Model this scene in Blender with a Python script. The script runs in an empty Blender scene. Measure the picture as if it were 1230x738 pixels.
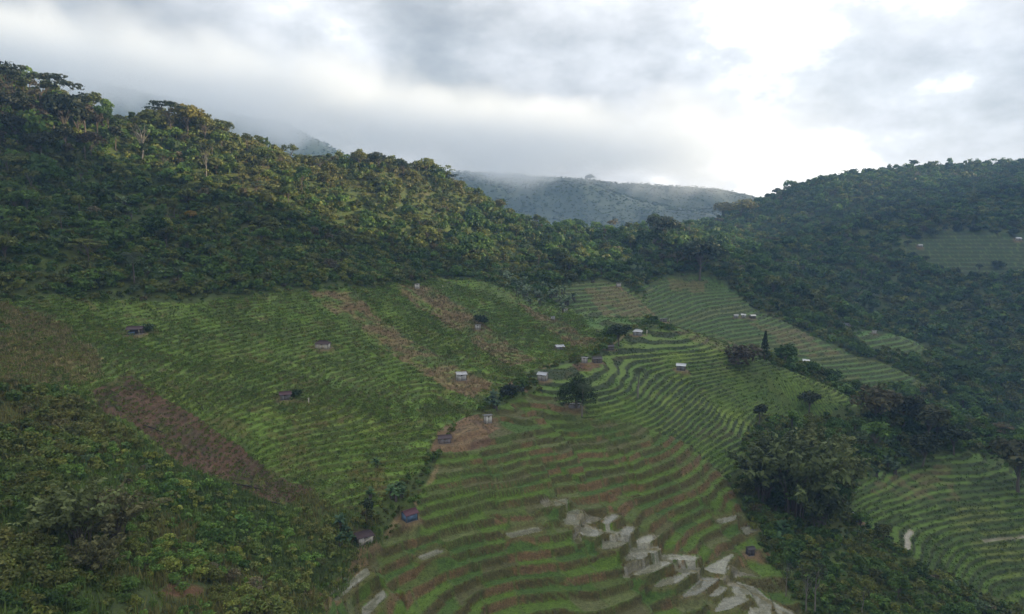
import bpy, math, random
import numpy as np
from mathutils import Vector
rng = np.random.default_rng(7)
random.seed(7)
S = bpy.context.scene
COL = S.collection
R = math.radians
# ------------------------------------------------------------------ camera model (drone at the origin)
FPX, PITCH = 840.0, R(8.73)
cp, sp = math.cos(PITCH), math.sin(PITCH)
def ray(px, py):
    u = (px-615)/FPX; v = (369-py)/FPX
    return np.array([u, cp+v*sp, -sp+v*cp])
def pt(px, py, D):
    r = ray(px, py); return r*(D/r[1])
# ------------------------------------------------------------------ numpy noise
def _h(ix, iy, seed):
    n = (ix.astype(np.int64)*374761393 + iy.astype(np.int64)*668265263 + seed*974634777) & 0xFFFFFFFF
    n = ((n ^ (n >> 13))*1274126177) & 0xFFFFFFFF
    n = ((n ^ (n >> 16))*2246822519) & 0xFFFFFFFF
    return ((n ^ (n >> 15)) & 0xFFFFFF)/float(0xFFFFFF)
def vn(x, y, seed=0):
    x = np.asarray(x, float); y = np.asarray(y, float)
    ix = np.floor(x); iy = np.floor(y); fx = x-ix; fy = y-iy
    fx = fx*fx*fx*(fx*(fx*6-15)+10); fy = fy*fy*fy*(fy*(fy*6-15)+10)
    a = _h(ix, iy, seed); b = _h(ix+1, iy, seed); c = _h(ix, iy+1, seed); d = _h(ix+1, iy+1, seed)
    return 2*((a*(1-fx)+b*fx)*(1-fy)+(c*(1-fx)+d*fx)*fy)-1
def fbm(x, y, sc, octv=3, seed=0):
    s = 0; a = 1; t = 0
    for k in range(octv):
        s = s+a*vn(x/sc+k*17.3, y/sc-k*9.1, seed+k); t += a; a *= .5; sc = sc/2.03
    return s/t
def sstep(a, b, x):
    t = np.clip((x-a)/(b-a), 0, 1); return t*t*(3-2*t)
def lerp(a, b, t): return a+(b-a)*t
# ------------------------------------------------------------------ terrain control points  (pixel row/col of a survey mark, metres ahead)
CP = [
 # shrub spur in the left foreground
 (0,738,62),(200,738,74),(330,738,90),(0,600,86),(120,600,96),(200,600,108),(300,620,116),(370,600,128),(0,450,125),(60,470,124),(120,490,130),
 # brown field and left terraces
 (150,460,146),(230,520,136),(330,580,134),(0,370,168),(100,370,182),(200,368,202),(330,357,228),(480,345,272),(580,340,312),(650,345,345),
 (200,430,170),(100,430,152),(300,420,190),(387,414,206),(400,500,160),(300,480,160),(400,560,143),(500,480,186),(553,452,202),(600,420,243),(500,400,235),(560,370,280),
 # gully path
 (525,530,156),(440,630,127),(480,590,136),(615,470,188),(650,452,198),(710,435,215),(740,470,190),(765,400,262),(795,385,288),(740,345,360),(700,380,310),
 # lower centre terraces
 (600,738,118),(450,738,108),(600,650,132),(600,560,150),(690,490,177),(750,738,122),(830,738,124),(940,738,126),(750,640,137),(700,610,143),(860,655,146),(800,685,133),(900,620,160),(840,590,158),
 (750,560,158),(800,500,186),(780,450,214),(660,520,166),
 # green spur
 (820,440,226),(900,450,230),(960,460,232),(1000,475,232),(1030,492,227),(880,500,205),(850,405,268),(870,540,182),
 # upper mid terraces and far terraces
 (830,345,410),(850,370,380),(900,380,376),(880,405,345),(960,400,370),(1000,430,340),(1100,460,328),(960,436,332),(1020,390,400),(1050,400,388),(1000,365,430),(930,335,455),(850,310,440),(900,345,430),
 (1100,410,385),
 # ravine
 (960,300,570),(1040,385,490),(1130,455,400),(1195,535,310),(1230,565,285),
 # gully wood right of centre
 (950,560,180),(990,610,168),(1050,520,220),(1130,515,245),(960,500,225),
 # lower right terraces
 (1040,570,192),(1030,622,172),(1180,552,208),(1230,578,196),(1230,730,146),(1180,640,172),(1180,700,154),(1100,660,160),(1060,610,178),
 (1000,660,150),(1050,738,128),(1150,738,138),(960,690,138),
 # right hill
 (1000,228,680),(1100,224,690),(1230,218,700),(935,258,650),(1100,300,582),(1150,300,580),(1230,300,578),(1100,275,612),(1230,275,610),(1230,325,554),(1130,322,558),(1100,340,530),(1230,350,510),(1150,400,460),(1230,450,400),(1000,280,610),(1050,330,545),(1060,255,640),(1180,255,640),
 # middle hill, saddle
 (880,262,720),(840,278,600),(800,280,520),(760,285,490),(720,285,480),(650,280,452),(850,295,500),(900,290,590),(780,310,440),(720,315,405),(650,305,395),
 # left ridge
 (600,256,425),(540,225,405),(440,200,368),(380,210,355),(310,185,318),(215,160,292),(130,150,282),(50,125,255),(0,122,245),
 (0,250,200),(100,300,206),(200,250,252),(300,300,252),(320,220,300),(450,250,335),(450,310,302),(550,300,355),(550,250,395),(100,200,246),(0,310,184),(200,320,222),
]
P = [pt(*c) for c in CP]
P += [np.array(q, float) for q in [
 (-60,0,-30),(0,5,-50),(80,0,-70),(0,55,-62),(-90,40,-18),(140,60,-88),(60,90,-78),(-200,60,10),(-320,150,45),(-330,300,60),(-420,500,40),
 (-210,380,-5),(-120,470,-15),(-60,520,-30),(0,580,-60),(60,620,-70),(-300,650,-60),(-100,800,-85),(100,900,-90),(-500,900,-70),(300,1000,-80),(-300,1050,-90),(60,1080,-95),(480,960,-40),(700,1050,-30),
 (180,790,-60),(290,860,-30),(450,800,30),
 (230,150,-100),(300,200,-108),(420,300,-40),(360,150,-85),(560,380,42),(600,245,195),(520,100,135),(640,20,150),(420,60,10),(680,560,70),(760,750,80),(900,450,82),(450,480,-50),(620,120,50),  # includes an unseen hill off to the right, raised to shade the valley
 # dip behind the green spur and behind the lower-right shoulder
 (95,290,-76),(135,292,-86),(165,275,-92),(205,255,-104),
]]
P = np.array(P); CX = P[:, :2]/100.0; CZ = P[:, 2]
def _k(r2): return np.where(r2 > 1e-12, .5*r2*np.log(r2+1e-12), 0.0)
def _tps_fit(lam=0.004):
    n = len(CX); d = ((CX[:, None]-CX[None])**2).sum(-1)
    A = np.zeros((n+3, n+3)); A[:n, :n] = _k(d)+lam*np.eye(n)
    A[:n, n] = 1; A[:n, n+1:] = CX; A[n, :n] = 1; A[n+1:, :n] = CX.T
    return np.linalg.solve(A, np.concatenate([CZ, [0, 0, 0]]))
W = _tps_fit()
def base(x, y):
    x = np.asarray(x, float); y = np.asarray(y, float); sh = x.shape; x = x.ravel()/100; y = y.ravel()/100
    out = np.empty(x.size)
    for i in range(0, x.size, 60000):
        a = x[i:i+60000]; b = y[i:i+60000]
        d = (a[:, None]-CX[None, :, 0])**2+(b[:, None]-CX[None, :, 1])**2
        out[i:i+60000] = _k(d) @ W[:len(CX)] + W[-3] + W[-2]*a + W[-1]*b
    return out.reshape(sh)
TS = np.concatenate([np.arange(45, 420, 1.0), np.arange(420, 1060, 3.0)])
def ground(px, py):
    """the spot on the smooth ground seen at a survey pixel"""
    r = ray(px, py); r = r/r[1]
    X = r[0]*TS; Y = TS; Z = r[2]*TS
    g = Z-base(X, Y)
    k = np.nonzero(g < 0)[0]
    if len(k) == 0: return None
    k = k[0]
    if k == 0: return np.array([X[0], Y[0]])
    t = g[k-1]/(g[k-1]-g[k]); D = TS[k-1]+t*(TS[k]-TS[k-1])
    return np.array([r[0]*D, D])
def gpoly(pts):
    return np.array([q for q in (ground(*p) for p in pts) if q is not None])
def sdist(poly, x, y):
    """signed distance to polygon, positive inside; -99 outside the padded bounding box"""
    x = np.asarray(x, float); y = np.asarray(y, float)
    out = np.full(x.shape, -99.0)
    lo = poly.min(0)-15; hi = poly.max(0)+15
    m = (x > lo[0]) & (x < hi[0]) & (y > lo[1]) & (y < hi[1])
    a = x[m]; b = y[m]
    if a.size == 0: return out
    best = np.full(a.shape, 1e9); ins = np.zeros(a.shape, bool)
    n = len(poly)
    for i in range(n):
        p = poly[i]; q = poly[(i+1) % n]; e = q-p
        t = np.clip(((a-p[0])*e[0]+(b-p[1])*e[1])/(e@e+1e-9), 0, 1)
        best = np.minimum(best, (a-p[0]-t*e[0])**2+(b-p[1]-t*e[1])**2)
        c = ((p[1] > b) != (q[1] > b)) & (a < (q[0]-p[0])*(b-p[1])/((q[1]-p[1]) if abs(q[1]-p[1]) > 1e-9 else 1e-9)+p[0])
        ins ^= c
    out[m] = np.where(ins, 1, -1)*np.sqrt(best)
    return out
# ------------------------------------------------------------------ cultivated regions (ground polygons)
REG = []
def region(name, pts, step, namp, nsc, rfrac, paddy, ang, soft=3.0):
    REG.append(dict(name=name, poly=gpoly(pts), step=step, namp=namp, nsc=nsc, rf=rfrac, paddy=paddy, ang=R(ang), soft=soft))
region('left', [(0,368),(190,366),(300,360),(380,352),(470,346),(530,336),(600,345),(650,362),(690,372),(720,400),(705,428),(650,440),(610,462),(575,488),(540,512),(500,560),(450,605),(400,612),
                (372,592),(330,610),(280,585),(220,562),(160,518),(100,470),(0,458)], .70, .85, 15, .36, 16, 0)
region('upper', [(690,340),(742,342),(775,362),(800,382),(762,396),(720,400),(690,372),(660,358)], 1.2, .5, 15, .5, 20, 0)
region('farslope', [(775,345),(800,336),(850,334),(885,352),(905,372),(960,394),(1015,424),(1108,460),(1040,462),(965,442),(925,425),(880,420),(835,404),(795,388)], 1.25, .5, 18, .5, 22, 0)
region('shelf', [(1035,396),(1070,402),(1105,412),(1118,424),(1060,424),(1030,410)], 1.3, .4, 15, .5, 20, 0)
region('hillfield', [(1085,292),(1150,276),(1230,280),(1290,300),(1230,326),(1160,332),(1100,318)], 2.8, .8, 25, .5, 22, 0)
region('centre', [(560,505),(610,488),(660,470),(700,500),(760,505),(830,535),(868,570),(890,615),(905,650),(935,690),(975,760),(1000,830),(360,830),(400,720),(445,668),(500,625),(525,560)], 1.05, 2.0, 20, .25, 7.5, 24)
region('midright', [(655,470),(640,452),(700,434),(760,402),(800,396),(860,408),(935,442),(1000,464),(1034,486),(980,497),(915,492),(893,520),(884,560),(868,570),(830,535),(760,505),(700,500)], .72, .6, 17, .46, 17, 6)
region('lowright', [(1022,610),(1040,582),(1062,568),(1140,546),(1186,548),(1235,578),(1330,600),(1330,760),(1240,730),(1190,712),(1110,676),(1050,636)], .58, .5, 16, .40, 14, 0)
BROWN = gpoly([(100,470),(150,455),(190,475),(260,515),(330,568),(372,590),(330,612),(280,585),(220,560),(160,515)])
TAN = gpoly([(0,366),(60,385),(110,425),(130,458),(60,466),(0,466)])
STRIP = [gpoly(q) for q in [
    [(365,352),(420,350),(470,390),(540,436),(592,460),(570,478),(505,450),(430,395)],
    [(470,346),(515,345),(560,375),(610,408),(658,434),(612,442),(560,402),(500,366)],
    [(622,362),(680,388),(722,414),(690,418),(640,386)],
    [(700,346),(745,345),(790,378),(760,385)], [(795,390),(860,402),(905,420),(870,424),(820,404)], [(900,388),(960,396),(1010,424),(960,428)],
    [(805,336),(850,336),(845,350),(805,348)],[(1080,566),(1140,556),(1150,600),(1080,600),(1040,590)]]]
BARE = [gpoly(q) for q in [[(515,540),(535,510),(575,500),(600,515),(585,535),(555,548)], [(605,475),(612,458),(640,462),(632,474)], [(115,728),(150,712),(190,706),(265,692),(270,706),(215,722),(150,742)],[(690,437),(720,430),(725,442),(700,446)],[(330,690),(400,690),(440,650),(470,640),(480,650),(430,700),(380,740)]]]
STREAM = gpoly([(640,585),(672,590),(712,612),(770,640),(850,660),(905,690),(965,745),(1010,820),(930,820),(870,745),(800,712),(740,690),(700,655),(655,612)])
SPUR = gpoly([(-220,455),(0,458),(95,466),(160,520),(220,562),(290,592),(375,596),(420,640),(400,700),(380,738),(330,900),(-300,900)])
CHAN = np.array([ground(*p) for p in [(668,598),(690,618),(722,636),(752,652),(790,664),(822,682),(850,697),(885,700),(912,716),(950,742),(975,775)]])
def chan_d(x, y):
    x = np.asarray(x, float); y = np.asarray(y, float); best = np.full(x.shape, 99.)
    m = (np.hypot(x-CHAN[:, 0].mean(), y-CHAN[:, 1].mean()) < 60)
    a = x[m]; b = y[m]; bb = np.full(a.shape, 1e9)
    for i in range(len(CHAN)-1):
        p = CHAN[i]; e = CHAN[i+1]-p; t = np.clip(((a-p[0])*e[0]+(b-p[1])*e[1])/(e@e), 0, 1); bb = np.minimum(bb, (a-p[0]-t*e[0])**2+(b-p[1]-t*e[1])**2)
    best[m] = np.sqrt(bb); return best+.5*vn(x/3, y/3, 90)
_c = lambda *q: gpoly([(640+a/3.84, 580+b/3.84) for a, b in q])
POOLS = [_c((230,190),(290,200),(320,235),(290,265),(235,250)), _c((330,265),(430,255),(435,270),(380,315),(325,318)), _c((460,280),(580,320),(560,345),(455,312)), _c((440,325),(520,345),(500,360),(435,355)),
 _c((580,360),(635,375),(560,415),(480,425)), _c((640,368),(765,410),(740,430),(690,410)), _c((600,440),(720,425),(660,470),(570,475)), _c((790,430),(850,450),(760,520),(700,525)), _c((825,522),(870,480),(888,487),(850,520)),
 _c((800,380),(920,330),(890,370),(880,430),(830,410)), _c((600,305),(650,322),(750,372),(740,390),(660,352),(600,328)), _c((925,465),(970,465),(1005,515),(960,520),(930,505)), _c((950,445),(1020,478),(1100,560),(1090,578),(1040,562),(1000,492)),
 _c((1010,575),(1090,582),(1085,625),(990,630)), _c((1115,548),(1180,600),(1215,650),(1150,625),(1118,572)), _c((328,190),(372,138),(388,150),(345,204)), _c((345,212),(388,235),(380,250),(333,226)), _c((398,228),(438,193),(462,208),(440,258),(413,247)),
 _c((490,250),(540,238),(552,270),(530,288),(488,272)), _c((165,130),(205,118),(206,156),(168,156)), _c((150,163),(206,158),(206,206),(158,192)), _c((108,80),(150,68),(152,102),(113,112)), _c((885,532),(960,520),(988,540),(905,582),(848,592)),
 _c((968,200),(1026,188),(1028,228),(984,238)), _c((858,158),(932,163),(922,184),(868,180)), gpoly([(398,704),(440,686),(442,694),(404,714)]), gpoly([(438,726),(460,711),(462,719),(438,737)]), gpoly([(505,668),(525,660),(530,664),(508,673)]), gpoly([(610,640),(645,632),(648,638),(615,648)])]
POOLZ = [float(base(p[:, 0].mean(), p[:, 1].mean()))-.1 for p in POOLS]
def pool_d(x, y):
    m = np.full(np.shape(x), -99.); k = np.zeros(np.shape(x), int)
    for i, p in enumerate(POOLS):
        d = sdist(p, x, y)+.45; q = d > m; m = np.where(q, d, m); k = np.where(q, i, k)
    return m, k
HUTPAD = []      # (x, y, z) flattened pads
def H(x, y, full=False):
    x = np.asarray(x, float); y = np.asarray(y, float)
    b = base(x, y)
    rr = np.hypot(x, y)
    nf = 2.4*fbm(x, y, 38, 3, 11)+.5*fbm(x, y, 7, 2, 14)
    nf = nf*sstep(40, 160, rr)*.9
    z = b+nf; reg = np.full(x.shape, -1); lev = np.zeros(x.shape); fr = np.zeros(x.shape); wgt = np.zeros(x.shape); rfa = np.zeros(x.shape)
    for i, g in enumerate(REG):
        d = sdist(g['poly'], x, y)+1.5*fbm(x, y, 9, 2, 40+i)
        m = d > -g['soft']
        if not m.any(): continue
        xx = x[m]; yy = y[m]
        w = sstep(-g['soft'], g['soft']*.3, d[m])
        hh = b[m]+g['namp']*fbm(xx, yy, g['nsc'], 3, 60+i)
        rf = g['rf']
        if g['name'] in ('centre', 'left'):      # neighbouring holdings step at their own levels
            ub = xx*math.cos(g['ang'])+yy*math.sin(g['ang'])+6*fbm(xx, yy, 20, 2, 35); bs = 12.5 if g['name'] == 'centre' else 34.
            vb = np.floor((yy+8*fbm(xx, yy, 25, 2, 36))/19)
            bq = ub/bs+vb*.37; bi = np.floor(bq); be = bq-bi; bl = lambda q_: _h(q_, vb, 77)*g['step']
            hh = hh+lerp(bl(bi), bl(bi+1), sstep(.96, 1, be))
        st = g['step']; hz, s2 = (-62.5, 1.55) if g['name'] == 'centre' else (-1e3, st)      # taller steps low down
        q = np.where(hh > hz, hh/st, hz/st+(hh-hz)/s2); n = np.floor(q); f = q-n
        if g['name'] in ('centre', 'left', 'midright'): rf = np.clip(rf*(1+1.1*fbm(xx, yy, 11, 2, 37)), .12, .6)     # banks swell and thin out
        s = sstep(1-rf, 1.0, f)
        u = xx*math.cos(g['ang'])+yy*math.sin(g['ang'])+2.5*fbm(xx, yy, 12, 2, 33)
        off = _h(n, n*0+3, 91+i)
        pc = u/g['paddy']+off*7
        pe = np.abs(pc-np.floor(pc)-.5)*2           # 1 at the cross bund
        bund = .22*np.maximum(sstep(.16, .0, f), sstep(1-.9/g['paddy']*1.3, 1, pe)*(f < 1-rf))
        qq = n+s; zt = np.where(qq > hz/st, qq*st, hz+(qq-hz/st)*s2)+bund*g['step']**.5
        # worn banks
        zt = zt+.10*g['step']*s*(1-s)*4*vn(xx/1.3, yy/1.3, 5)
        z[m] = lerp(z[m], zt, w)
        k = w > .5
        idx = np.flatnonzero(m.ravel())[k.ravel()]
        reg.ravel()[idx] = i; lev.ravel()[idx] = (n*1000+np.floor(pc))[k]; fr.ravel()[idx] = f[k]; rfa.ravel()[idx] = (rf[k] if np.ndim(rf) else rf)
        wgt.ravel()[idx] = np.maximum(sstep(.14, .02, f), sstep(1-.9/g['paddy']*1.3, 1, pe))[k]
    cdn = chan_d(x, y); w = sstep(1.0, .4, cdn)
    z = lerp(z, b-.55+.25*sstep(.4, 1.0, cdn), w)
    pd, pk = pool_d(x, y)
    if (pd > -3).any():
        pz = np.array(POOLZ)[pk]; pz = np.where(pd > 0, pz, np.where(z > pz, np.minimum(z, pz+.2+np.maximum(-pd-.7, 0)*1.1), np.maximum(z, pz+.2-np.maximum(-pd-.7, 0)*1.1)))
        z = np.where(pd > -3, pz, z)
    for (hx, hy, hz, hr) in HUTPAD:
        d = np.hypot(x-hx, y-hy); w = sstep(hr+1.8, hr, d)
        if (w > 0).any(): z = lerp(z, hz, w)
    # express the place in the step so that a bank always starts at .65
    fr = np.where(fr < 1-rfa, fr/np.maximum(1-rfa, .01)*.65, .65+(fr-1+rfa)/np.maximum(rfa, .01)*.35)
    if full: return z, reg, lev, fr, wgt
    return z
def inany(polys, x, y, pad=0, n=1.5, seed=70):
    m = np.full(np.shape(x), -99.)
    e = n*fbm(x, y, 6, 2, seed)
    for p in polys: m = np.maximum(m, sdist(p, x, y)+e)
    return m > pad
# ------------------------------------------------------------------ huts: survey first so the terrain can carry their pads
#  px, py(base), width m, depth m, wall height, yaw deg, style, roof rgb, wall rgb, label
HUTS = [
 (163,402,3.9,2.6,1.5,12,'open',(.05,.03,.035),(.10,.085,.08),'dark open-sided hut with sagging maroon roof on the grassy left terraces'),
 (388,419,4.2,2.8,1.6,-4,'hip',(.045,.025,.028),(.62,.58,.50),'brown hip-roofed hut with two white front panels amid the left terraces'),
 (343,480,2.6,2.2,1.4,20,'gable',(.07,.03,.04),(.22,.22,.23),'tiny maroon-roofed grey hut sunk in crops below the hip-roofed hut'),
 (554,457,2.9,2.3,1.9,22,'broken',(.42,.43,.45),(.55,.55,.54),'whitewashed shed with torn pale roof sheets beside the dry strip'),
 (652,457,2.6,2.3,1.8,-24,'gable',(.40,.43,.47),(.42,.40,.36),'grey tin gabled hut with pale walls left of the big round tree'),
 (586,508,1.9,1.8,1.9,18,'shed',(.16,.17,.19),(.68,.67,.62),'white-walled narrow shed standing under banana plants by the bare earth'),
 (534,532,3.0,2.2,1.3,14,'gable',(.06,.04,.045),(.30,.27,.27),'low dark-roofed hut at the lower end of the bare earth patch'),
 (492,625,2.7,2.3,1.6,38,'gable',(.085,.03,.042),(.13,.22,.36),'maroon-roofed hut with a blue tarpaulin front on the terrace edge'),
 (438,652,3.0,2.4,1.6,28,'hip',(.04,.022,.028),(.60,.57,.52),'black-brown roofed hut with a white end wall and leaning pole'),
 (501,347,2.2,2.0,1.9,10,'shed',(.14,.15,.15),(.70,.68,.64),'small white hut at the very top edge of the left terraces'),
 (574,396,2.0,1.8,1.8,-10,'shed',(.30,.31,.33),(.55,.54,.52),'little pale hut tucked beside a lone dark bush on the slope'),
 (679,376,2.0,1.8,1.7,8,'shed',(.55,.54,.53),(.60,.58,.55),'white hut at the lower tip of the banana grove'),
 (664,385,1.7,1.6,1.6,0,'shed',(.40,.42,.43),(.50,.50,.50),'faint grey shed just below the banana grove hut'),
 (672,421,3.0,2.2,1.3,24,'broken',(.40,.42,.46),(.20,.19,.18),'low grey hut with buckled roof sheets beside the green gully'),
 (702,436,1.8,1.7,1.6,-15,'shed',(.50,.51,.52),(.50,.49,.47),'white shed paired with a dark hut behind the big round tree'),
 (717,436,2.9,2.1,1.4,8,'gable',(.07,.065,.07),(.16,.14,.14),'dark gabled hut on bare ground next to the white shed'),
 (733,421,2.2,1.9,1.4,16,'gable',(.08,.07,.075),(.16,.15,.15),'dark little hut at the foot of the bushy dark tree'),
 (766,403,3.2,2.5,1.5,-22,'hip',(.45,.47,.50),(.34,.34,.33),'silver-roofed field house on the saddle where the ridge path ends'),
 (797,387,2.7,1.9,1.2,-6,'shed',(.58,.60,.63),(.25,.24,.23),'flat silver-roofed shelter on the ridge path above the field house'),
 (818,445,2.9,2.3,1.7,-20,'gable',(.52,.56,.60),(.20,.20,.20),'silver-roofed hut alone amid the striped terraces right of the palm'),
 (884,382,2.0,1.7,1.4,5,'gable',(.52,.53,.55),(.40,.40,.40),'leftmost of three pale huts in a row on the far terraces'),
 (893,382,2.3,1.8,1.6,-18,'broken',(.60,.61,.62),(.40,.40,.39),'middle one of three pale huts in a row on the far terraces'),
 (904,383,2.8,2.2,1.7,10,'gable',(.60,.60,.58),(.15,.14,.14),'white-roofed dark-walled hut ending the row of three'),
 (743,345,2.2,2.0,1.9,6,'shed',(.60,.58,.55),(.60,.56,.54),'pinkish white hut at the head of the upper terraces'),
 (968,437,2.9,2.2,1.5,-14,'broken',(.62,.64,.66),(.28,.29,.30),'bright tin-roofed hut below the brown dry slope'),
 (1018,392,3.3,2.2,1.5,4,'shed',(.58,.60,.62),(.34,.34,.35),'flat white-roofed hut at the wood edge above the shelf terraces'),
 (1050,401,2.0,1.8,1.7,-8,'shed',(.66,.66,.64),(.62,.60,.56),'tiny cream cabin right of the flat white-roofed hut'),
 (1030,627,2.0,1.9,2.0,-20,'shed',(.40,.43,.46),(.20,.24,.31),'blue-grey boxy hut with a sloped roof beside the dark bamboo'),
 (901,667,1.5,1.3,1.6,12,'gable',(.05,.045,.05),(.09,.085,.10),'tiny black shed among red-brown weeds near the flooded paddies'),
 (1105,297,3.6,2.6,1.6,5,'gable',(.50,.52,.54),(.35,.35,.35),'pale-roofed hut at the left end of the shaded hill field'),
 (1223,289,4.4,3.0,1.8,-6,'gable',(.60,.62,.64),(.40,.40,.40),'white-roofed hut near the frame edge on the shaded hill field'),
 (690,490,3.2,1.8,.9,4,'shed',(.24,.23,.25),(.26,.25,.26),'low stone shelter in the shade under the big round tree'),
]
for h in HUTS:
    g = ground(h[0], h[1])
    HUTPAD.append((g[0], g[1], float(base(g[0], g[1]))+.1, .62*max(h[2], h[3])))
# ------------------------------------------------------------------ mesh helpers
def mesh_arrays(name, V, F, mat=None, face_col=None, vert_attr=None, smooth=False):
    me = bpy.data.meshes.new(name)
    V = np.asarray(V, np.float32); F = np.asarray(F, np.int32)
    nf, k = F.shape
    me.vertices.add(len(V)); me.vertices.foreach_set('co', V.ravel())
    me.loops.add(nf*k); me.loops.foreach_set('vertex_index', F.ravel())
    me.polygons.add(nf); me.polygons.foreach_set('loop_start', np.arange(0, nf*k, k, dtype=np.int32))
    try: me.polygons.foreach_set('loop_total', np.full(nf, k, np.int32))
    except Exception: pass
    if smooth: me.polygons.foreach_set('use_smooth', np.ones(nf, bool))
    if face_col is not None:
        a = me.attributes.new('Col', 'FLOAT_COLOR', 'FACE')
        c = np.ones((nf, 4), np.float32); c[:, :3] = face_col; a.data.foreach_set('color', c.ravel())
    for nm, arr in (vert_attr or {}).items():
        if arr.ndim == 2:
            a = me.attributes.new(nm, 'FLOAT_COLOR', 'POINT'); c = np.ones((len(V), 4), np.float32); c[:, :3] = arr; a.data.foreach_set('color', c.ravel())
        else:
            a = me.attributes.new(nm, 'FLOAT', 'POINT'); a.data.foreach_set('value', arr.astype(np.float32))
    if mat: me.materials.append(mat)
    me.update(); me.validate()
    return me
def link(name, me, parent=None, loc=None):
    o = bpy.data.objects.new(name, me); COL.objects.link(o)
    if parent: o.parent = parent
    if loc is not None: o.location = loc
    return o
def tag(o, label=None, cat=None, group=None, kind=None):
    if label: o['label'] = label
    if cat: o['category'] = cat
    if group: o['group'] = group
    if kind: o['kind'] = kind
    return o
# ------------------------------------------------------------------ materials
def newmat(name):
    m = bpy.data.materials.new(name); m.use_nodes = True; nt = m.node_tree; nt.nodes.clear()
    return m, nt, nt.nodes, nt.links
def mat_foliage():
    m, nt, N, L = newmat('foliage')
    out = N.new('ShaderNodeOutputMaterial'); at = N.new('ShaderNodeAttribute'); at.attribute_name = 'Col'
    oi = N.new('ShaderNodeObjectInfo'); mx = N.new('ShaderNodeMix'); mx.data_type = 'RGBA'; mx.blend_type = 'MULTIPLY'; mx.inputs[0].default_value = 1
    L.new(at.outputs['Color'], mx.inputs[6]); L.new(oi.outputs['Color'], mx.inputs[7])
    p = N.new('ShaderNodeBsdfPrincipled'); p.inputs['Roughness'].default_value = .55; p.inputs['Specular IOR Level'].default_value = .22
    t = N.new('ShaderNodeBsdfTranslucent'); ms = N.new('ShaderNodeMixShader'); ms.inputs[0].default_value = .34
    L.new(mx.outputs[2], p.inputs['Base Color']); L.new(mx.outputs[2], t.inputs['Color'])
    L.new(p.outputs[0], ms.inputs[1]); L.new(t.outputs[0], ms.inputs[2]); L.new(ms.outputs[0], out.inputs[0])
    return m
def mat_simple(name, rgb, rough=.8, nscale=3.0, namt=.35, rgb2=None, metal=0, stretch=None):
    m, nt, N, L = newmat(name)
    out = N.new('ShaderNodeOutputMaterial'); p = N.new('ShaderNodeBsdfPrincipled'); p.inputs['Roughness'].default_value = rough; p.inputs['Metallic'].default_value = metal
    tc = N.new('ShaderNodeTexCoord'); n = N.new('ShaderNodeTexNoise'); n.inputs['Scale'].default_value = nscale; n.inputs['Detail'].default_value = 5
    src = tc.outputs['Object']
    if stretch:
        mp = N.new('ShaderNodeMapping'); mp.inputs['Scale'].default_value = stretch; L.new(src, mp.inputs[0]); src = mp.outputs[0]
    L.new(src, n.inputs['Vector'])
    mr = N.new('ShaderNodeMapRange'); mr.inputs[1].default_value = .3; mr.inputs[2].default_value = .7
    L.new(n.outputs[0], mr.inputs[0])
    mx = N.new('ShaderNodeMix'); mx.data_type = 'RGBA'; c2 = rgb2 or tuple(c*(1-namt) for c in rgb)
    mx.inputs[6].default_value = (*rgb, 1); mx.inputs[7].default_value = (*c2, 1)
    L.new(mr.outputs[0], mx.inputs[0]); L.new(mx.outputs[2], p.inputs['Base Color']); L.new(p.outputs[0], out.inputs[0])
    return m
def mat_terrain():
    m, nt, N, L = newmat('terrain_soil_and_crops')
    out = N.new('ShaderNodeOutputMaterial'); p = N.new('ShaderNodeBsdfPrincipled')
    at = N.new('ShaderNodeAttribute'); at.attribute_name = 'Col'; wa = N.new('ShaderNodeAttribute'); wa.attribute_name = 'water'
    tc = N.new('ShaderNodeTexCoord')
    prev = at.outputs['Color']
    for sc, lo, hi in ((.9, .72, 1.3), (3.2, .62, 1.42)):
        n = N.new('ShaderNodeTexNoise'); n.inputs['Scale'].default_value = sc; n.inputs['Detail'].default_value = 4; n.inputs['Roughness'].default_value = .65
        L.new(tc.outputs['Object'], n.inputs['Vector'])
        mr = N.new('ShaderNodeMapRange'); mr.inputs[1].default_value = .3; mr.inputs[2].default_value = .7; mr.inputs[3].default_value = lo; mr.inputs[4].default_value = hi
        L.new(n.outputs[0], mr.inputs[0])
        mx = N.new('ShaderNodeMix'); mx.data_type = 'RGBA'; mx.blend_type = 'MULTIPLY'; mx.inputs[0].default_value = 1
        L.new(prev, mx.inputs[6]); L.new(mr.outputs[0], mx.inputs[7]); prev = mx.outputs[2]; last = n
    bp = N.new('ShaderNodeBump'); bp.inputs['Distance'].default_value = .25
    sub = N.new('ShaderNodeMath'); sub.operation = 'MULTIPLY_ADD'; sub.inputs[1].default_value = -.55; sub.inputs[2].default_value = .55
    L.new(wa.outputs['Fac'], sub.inputs[0]); L.new(sub.outputs[0], bp.inputs['Strength']); L.new(last.outputs[0], bp.inputs['Height'])
    ro = N.new('ShaderNodeMapRange'); ro.inputs[3].default_value = .92; ro.inputs[4].default_value = .07; L.new(wa.outputs['Fac'], ro.inputs[0])
    L.new(prev, p.inputs['Base Color']); L.new(ro.outputs[0], p.inputs['Roughness']); L.new(bp.outputs[0], p.inputs['Normal']); L.new(p.outputs[0], out.inputs[0])
    p.inputs['Specular IOR Level'].default_value = .4
    return m
FOL = mat_foliage(); TER = mat_terrain()
BARK = mat_simple('bark', (.12, .10, .08), .9, 6, .5); PALEBARK = mat_simple('pale_bark', (.19, .175, .15), .9, 6, .4)
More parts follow.
